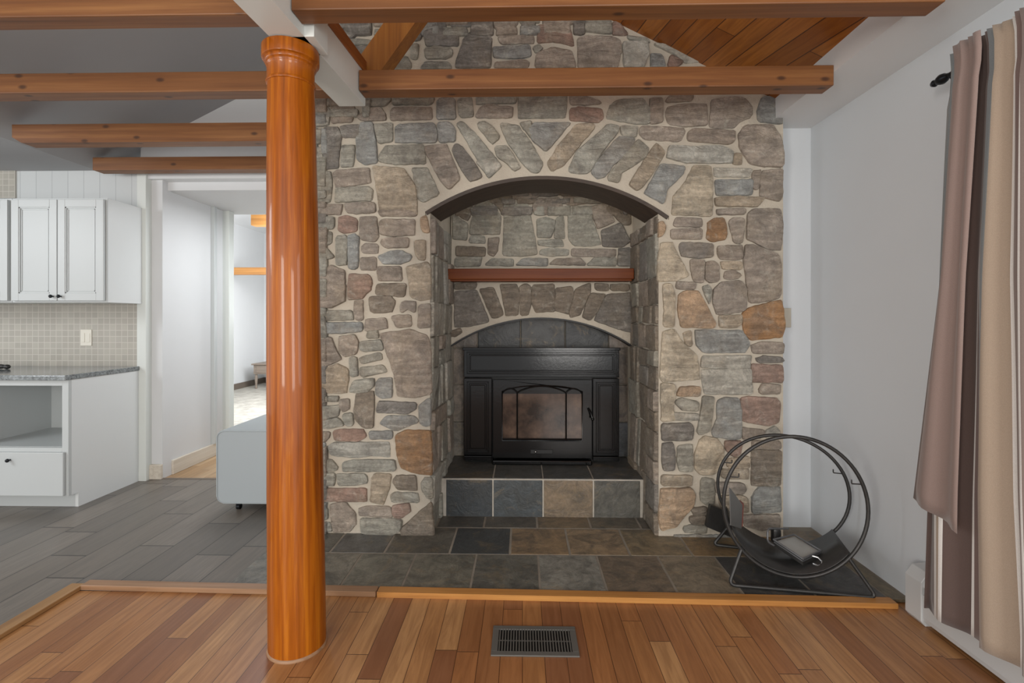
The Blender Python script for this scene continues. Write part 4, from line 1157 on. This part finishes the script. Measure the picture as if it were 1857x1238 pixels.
# ---------------------------------------------------------------- log holder
lh = empty('log_holder', (1.3, 2.45, .016), 'round black steel log hoop with curved tray beside the right wall', 'log holder')
NC, NH, NR = Vector((1.247, 2.305, .388)), Vector((.300, -.052, 0)), .322
FC, FH, FR = Vector((1.365, 2.650, .346)), Vector((.290, -.105, 0)), .290
def ringp(c, hvec, r, deg): a = D(deg); return c+hvec*math.cos(a)+Vector((0, 0, r*math.sin(a)))
bm = bmesh.new(); add_tube(bm, [ringp(NC, NH, NR, k*5) for k in range(72)], .0085, True, 10); tag(obj('front_hoop', bm, M['steel'], lh, True), 'nearer round steel hoop')
bm = bmesh.new(); add_tube(bm, [ringp(FC, FH, FR, k*5) for k in range(72)], .0085, True, 10); tag(obj('rear_hoop', bm, M['steel'], lh, True), 'rear round steel hoop nearer the stonework')
zf = .016+.0085
bm = bmesh.new(); A0 = ringp(NC, NH, NR, 222); A1 = ringp(NC, NH, NR, 318)
fl = onZ(1322, 1060, zf); fr_ = onZ(1590, 1083, zf)
add_tube(bm, rounded([A0, fl, fr_, A1], .03), .0085, False, 10); tag(obj('foot', bm, M['steel'], lh, True), 'front foot bar')
bm = bmesh.new(); A0 = ringp(FC, FH, FR, 222); A1 = ringp(FC, FH, FR, 318)
fl = onZ(1293, 987, zf); add_tube(bm, rounded([A0, fl, Vector((1.66, 2.56, zf)), A1], .03), .0085, False, 10); tag(obj('foot', bm, M['steel'], lh, True), 'rear foot bar')
# curved sheet between the hoops
bm = bmesh.new(); ns = 26; g0, g1 = 206, 322; row0, row1 = [], []
for i in range(ns+1):
    dg = g0+(g1-g0)*i/ns
    row0.append(bm.verts.new(ringp(NC, NH*.965, NR*.965, dg))); row1.append(bm.verts.new(ringp(FC, FH*.965, FR*.965, dg)))
for i in range(ns): bm.faces.new((row0[i], row0[i+1], row1[i+1], row1[i]))
o = obj('curved_tray', bm, M['steel'], lh, 'all'); sm = o.modifiers.new('thick', 'SOLIDIFY'); sm.thickness = .004
# tool hooks
for (c, hv, r_, dg, s_, lab) in ((NC, NH, NR, 158, 1, 'a'), (NC, NH, NR, 22, -1, 'b'), (FC, FH, FR, 156, 1, 'c'), (FC, FH, FR, 24, -1, 'd')):
    q = ringp(c, hv, r_, dg); dv = hv.normalized()*s_*.045
    bm = bmesh.new(); add_tube(bm, rounded([q, q+dv, q+dv+Vector((0, 0, .018))], .006), .003, False, 8); obj('tool_hook', bm, M['steel'], lh, True)
# grey board and rust red board standing in the left of the hoop
q = [onY(1322, 884, 2.42), onY(1345, 915, 2.50), onY(1343, 958, 2.50), onY(1324, 952, 2.42)]
bm = bmesh.new(); add_prism(bm, q, (.004, -.002, 0)); tag(obj('metal_panel', bm, M['ash']), 'grey metal panel standing upright inside the left of the log hoop', 'panel')
q = [onY(1342, 908, 2.52), onY(1349, 914, 2.52), onY(1347, 955, 2.52), onY(1341, 955, 2.52)]
bm = bmesh.new(); add_prism(bm, q, (.006, .02, 0)); tag(obj('narrow_board', bm, M['rust']), 'narrow rust red board behind the grey panel in the log hoop', 'board')
q = [onY(1289, 916, 2.76), onY(1331, 932, 2.76), onY(1326, 974, 2.76), onY(1281, 955, 2.76)]
bm = bmesh.new(); add_prism(bm, q, (0, .03, 0)); tag(obj('dark_metal_box', bm, M['steel']), 'small dark metal box leaning on the stonework behind the log hoop', 'box')
# framed tray lying in the holder
gp = empty('ash_tray_box', (1.30, 2.46, .10), 'small glass topped metal box with wire handles lying on the curved tray', 'box')
P = [onY(1403, 978, 2.45), onY(1440, 969, 2.56), onY(1489, 998, 2.44), onY(1456, 1013, 2.33)]
cen = sum(P, Vector())/4
def quad(f, dz=0): return [cen+(q_-cen)*f+Vector((0, 0, dz)) for q_ in P]
bm = bmesh.new(); add_prism(bm, quad(1, -.012), (0, 0, -.018)); obj('box_base', bm, M['steel'], gp)
bm = bmesh.new()
for i in range(4):
    a_, b2_ = quad(1.0)[i], quad(1.0)[(i+1) % 4]; add_tube(bm, [a_, b2_], .0045, False, 8)
    a_, b2_ = quad(.98, -.012)[i], quad(.98, -.012)[(i+1) % 4]; add_tube(bm, [a_, b2_], .003, False, 8)
obj('frame', bm, M['steel2'], gp, True)
bm = bmesh.new(); add_prism(bm, quad(.93, -.006), (0, 0, -.003)); tag(obj('dusty_pane', bm, M['dusty'], gp), 'dusty pale pane')
e0, e1 = P[0], P[1]; m0 = P[0]+Vector((-.005, 0, -.014))
bm = bmesh.new(); add_tube(bm, rounded([P[0]+Vector((-.012, -.03, -.016)), P[0]+Vector((-.030, 0, -.012)), P[0]+Vector((-.02, .02, .045)), P[1]+Vector((-.03, 0, .03))], .02), .0045, False, 8); obj('wire_handle', bm, M['steel2'], gp, True)
q = (P[2]+P[3])/2
bm = bmesh.new(); add_tube(bm, [q+Vector((.0, 0, -.006)), q+Vector((.02, -.012, -.008)), q+Vector((.028, -.028, -.018)), q+Vector((.018, -.042, -.028)), q+Vector((.0, -.046, -.03)), q+Vector((-.02, -.038, -.024))], .0045, False, 8); tag(obj('wire_handle', bm, M['chrome'], gp, True), 'bright curled wire handle')
q = onY(1407, 962, 2.60)
bm = bmesh.new(); add_box(bm, q.x-.022, q.x+.022, 2.58, 2.62, q.z-.06, q.z+.015, .012); tag(obj('hearth_brush', bm, M['steel'], None, True), 'dark rounded brush head standing behind the glass topped box', 'brush')
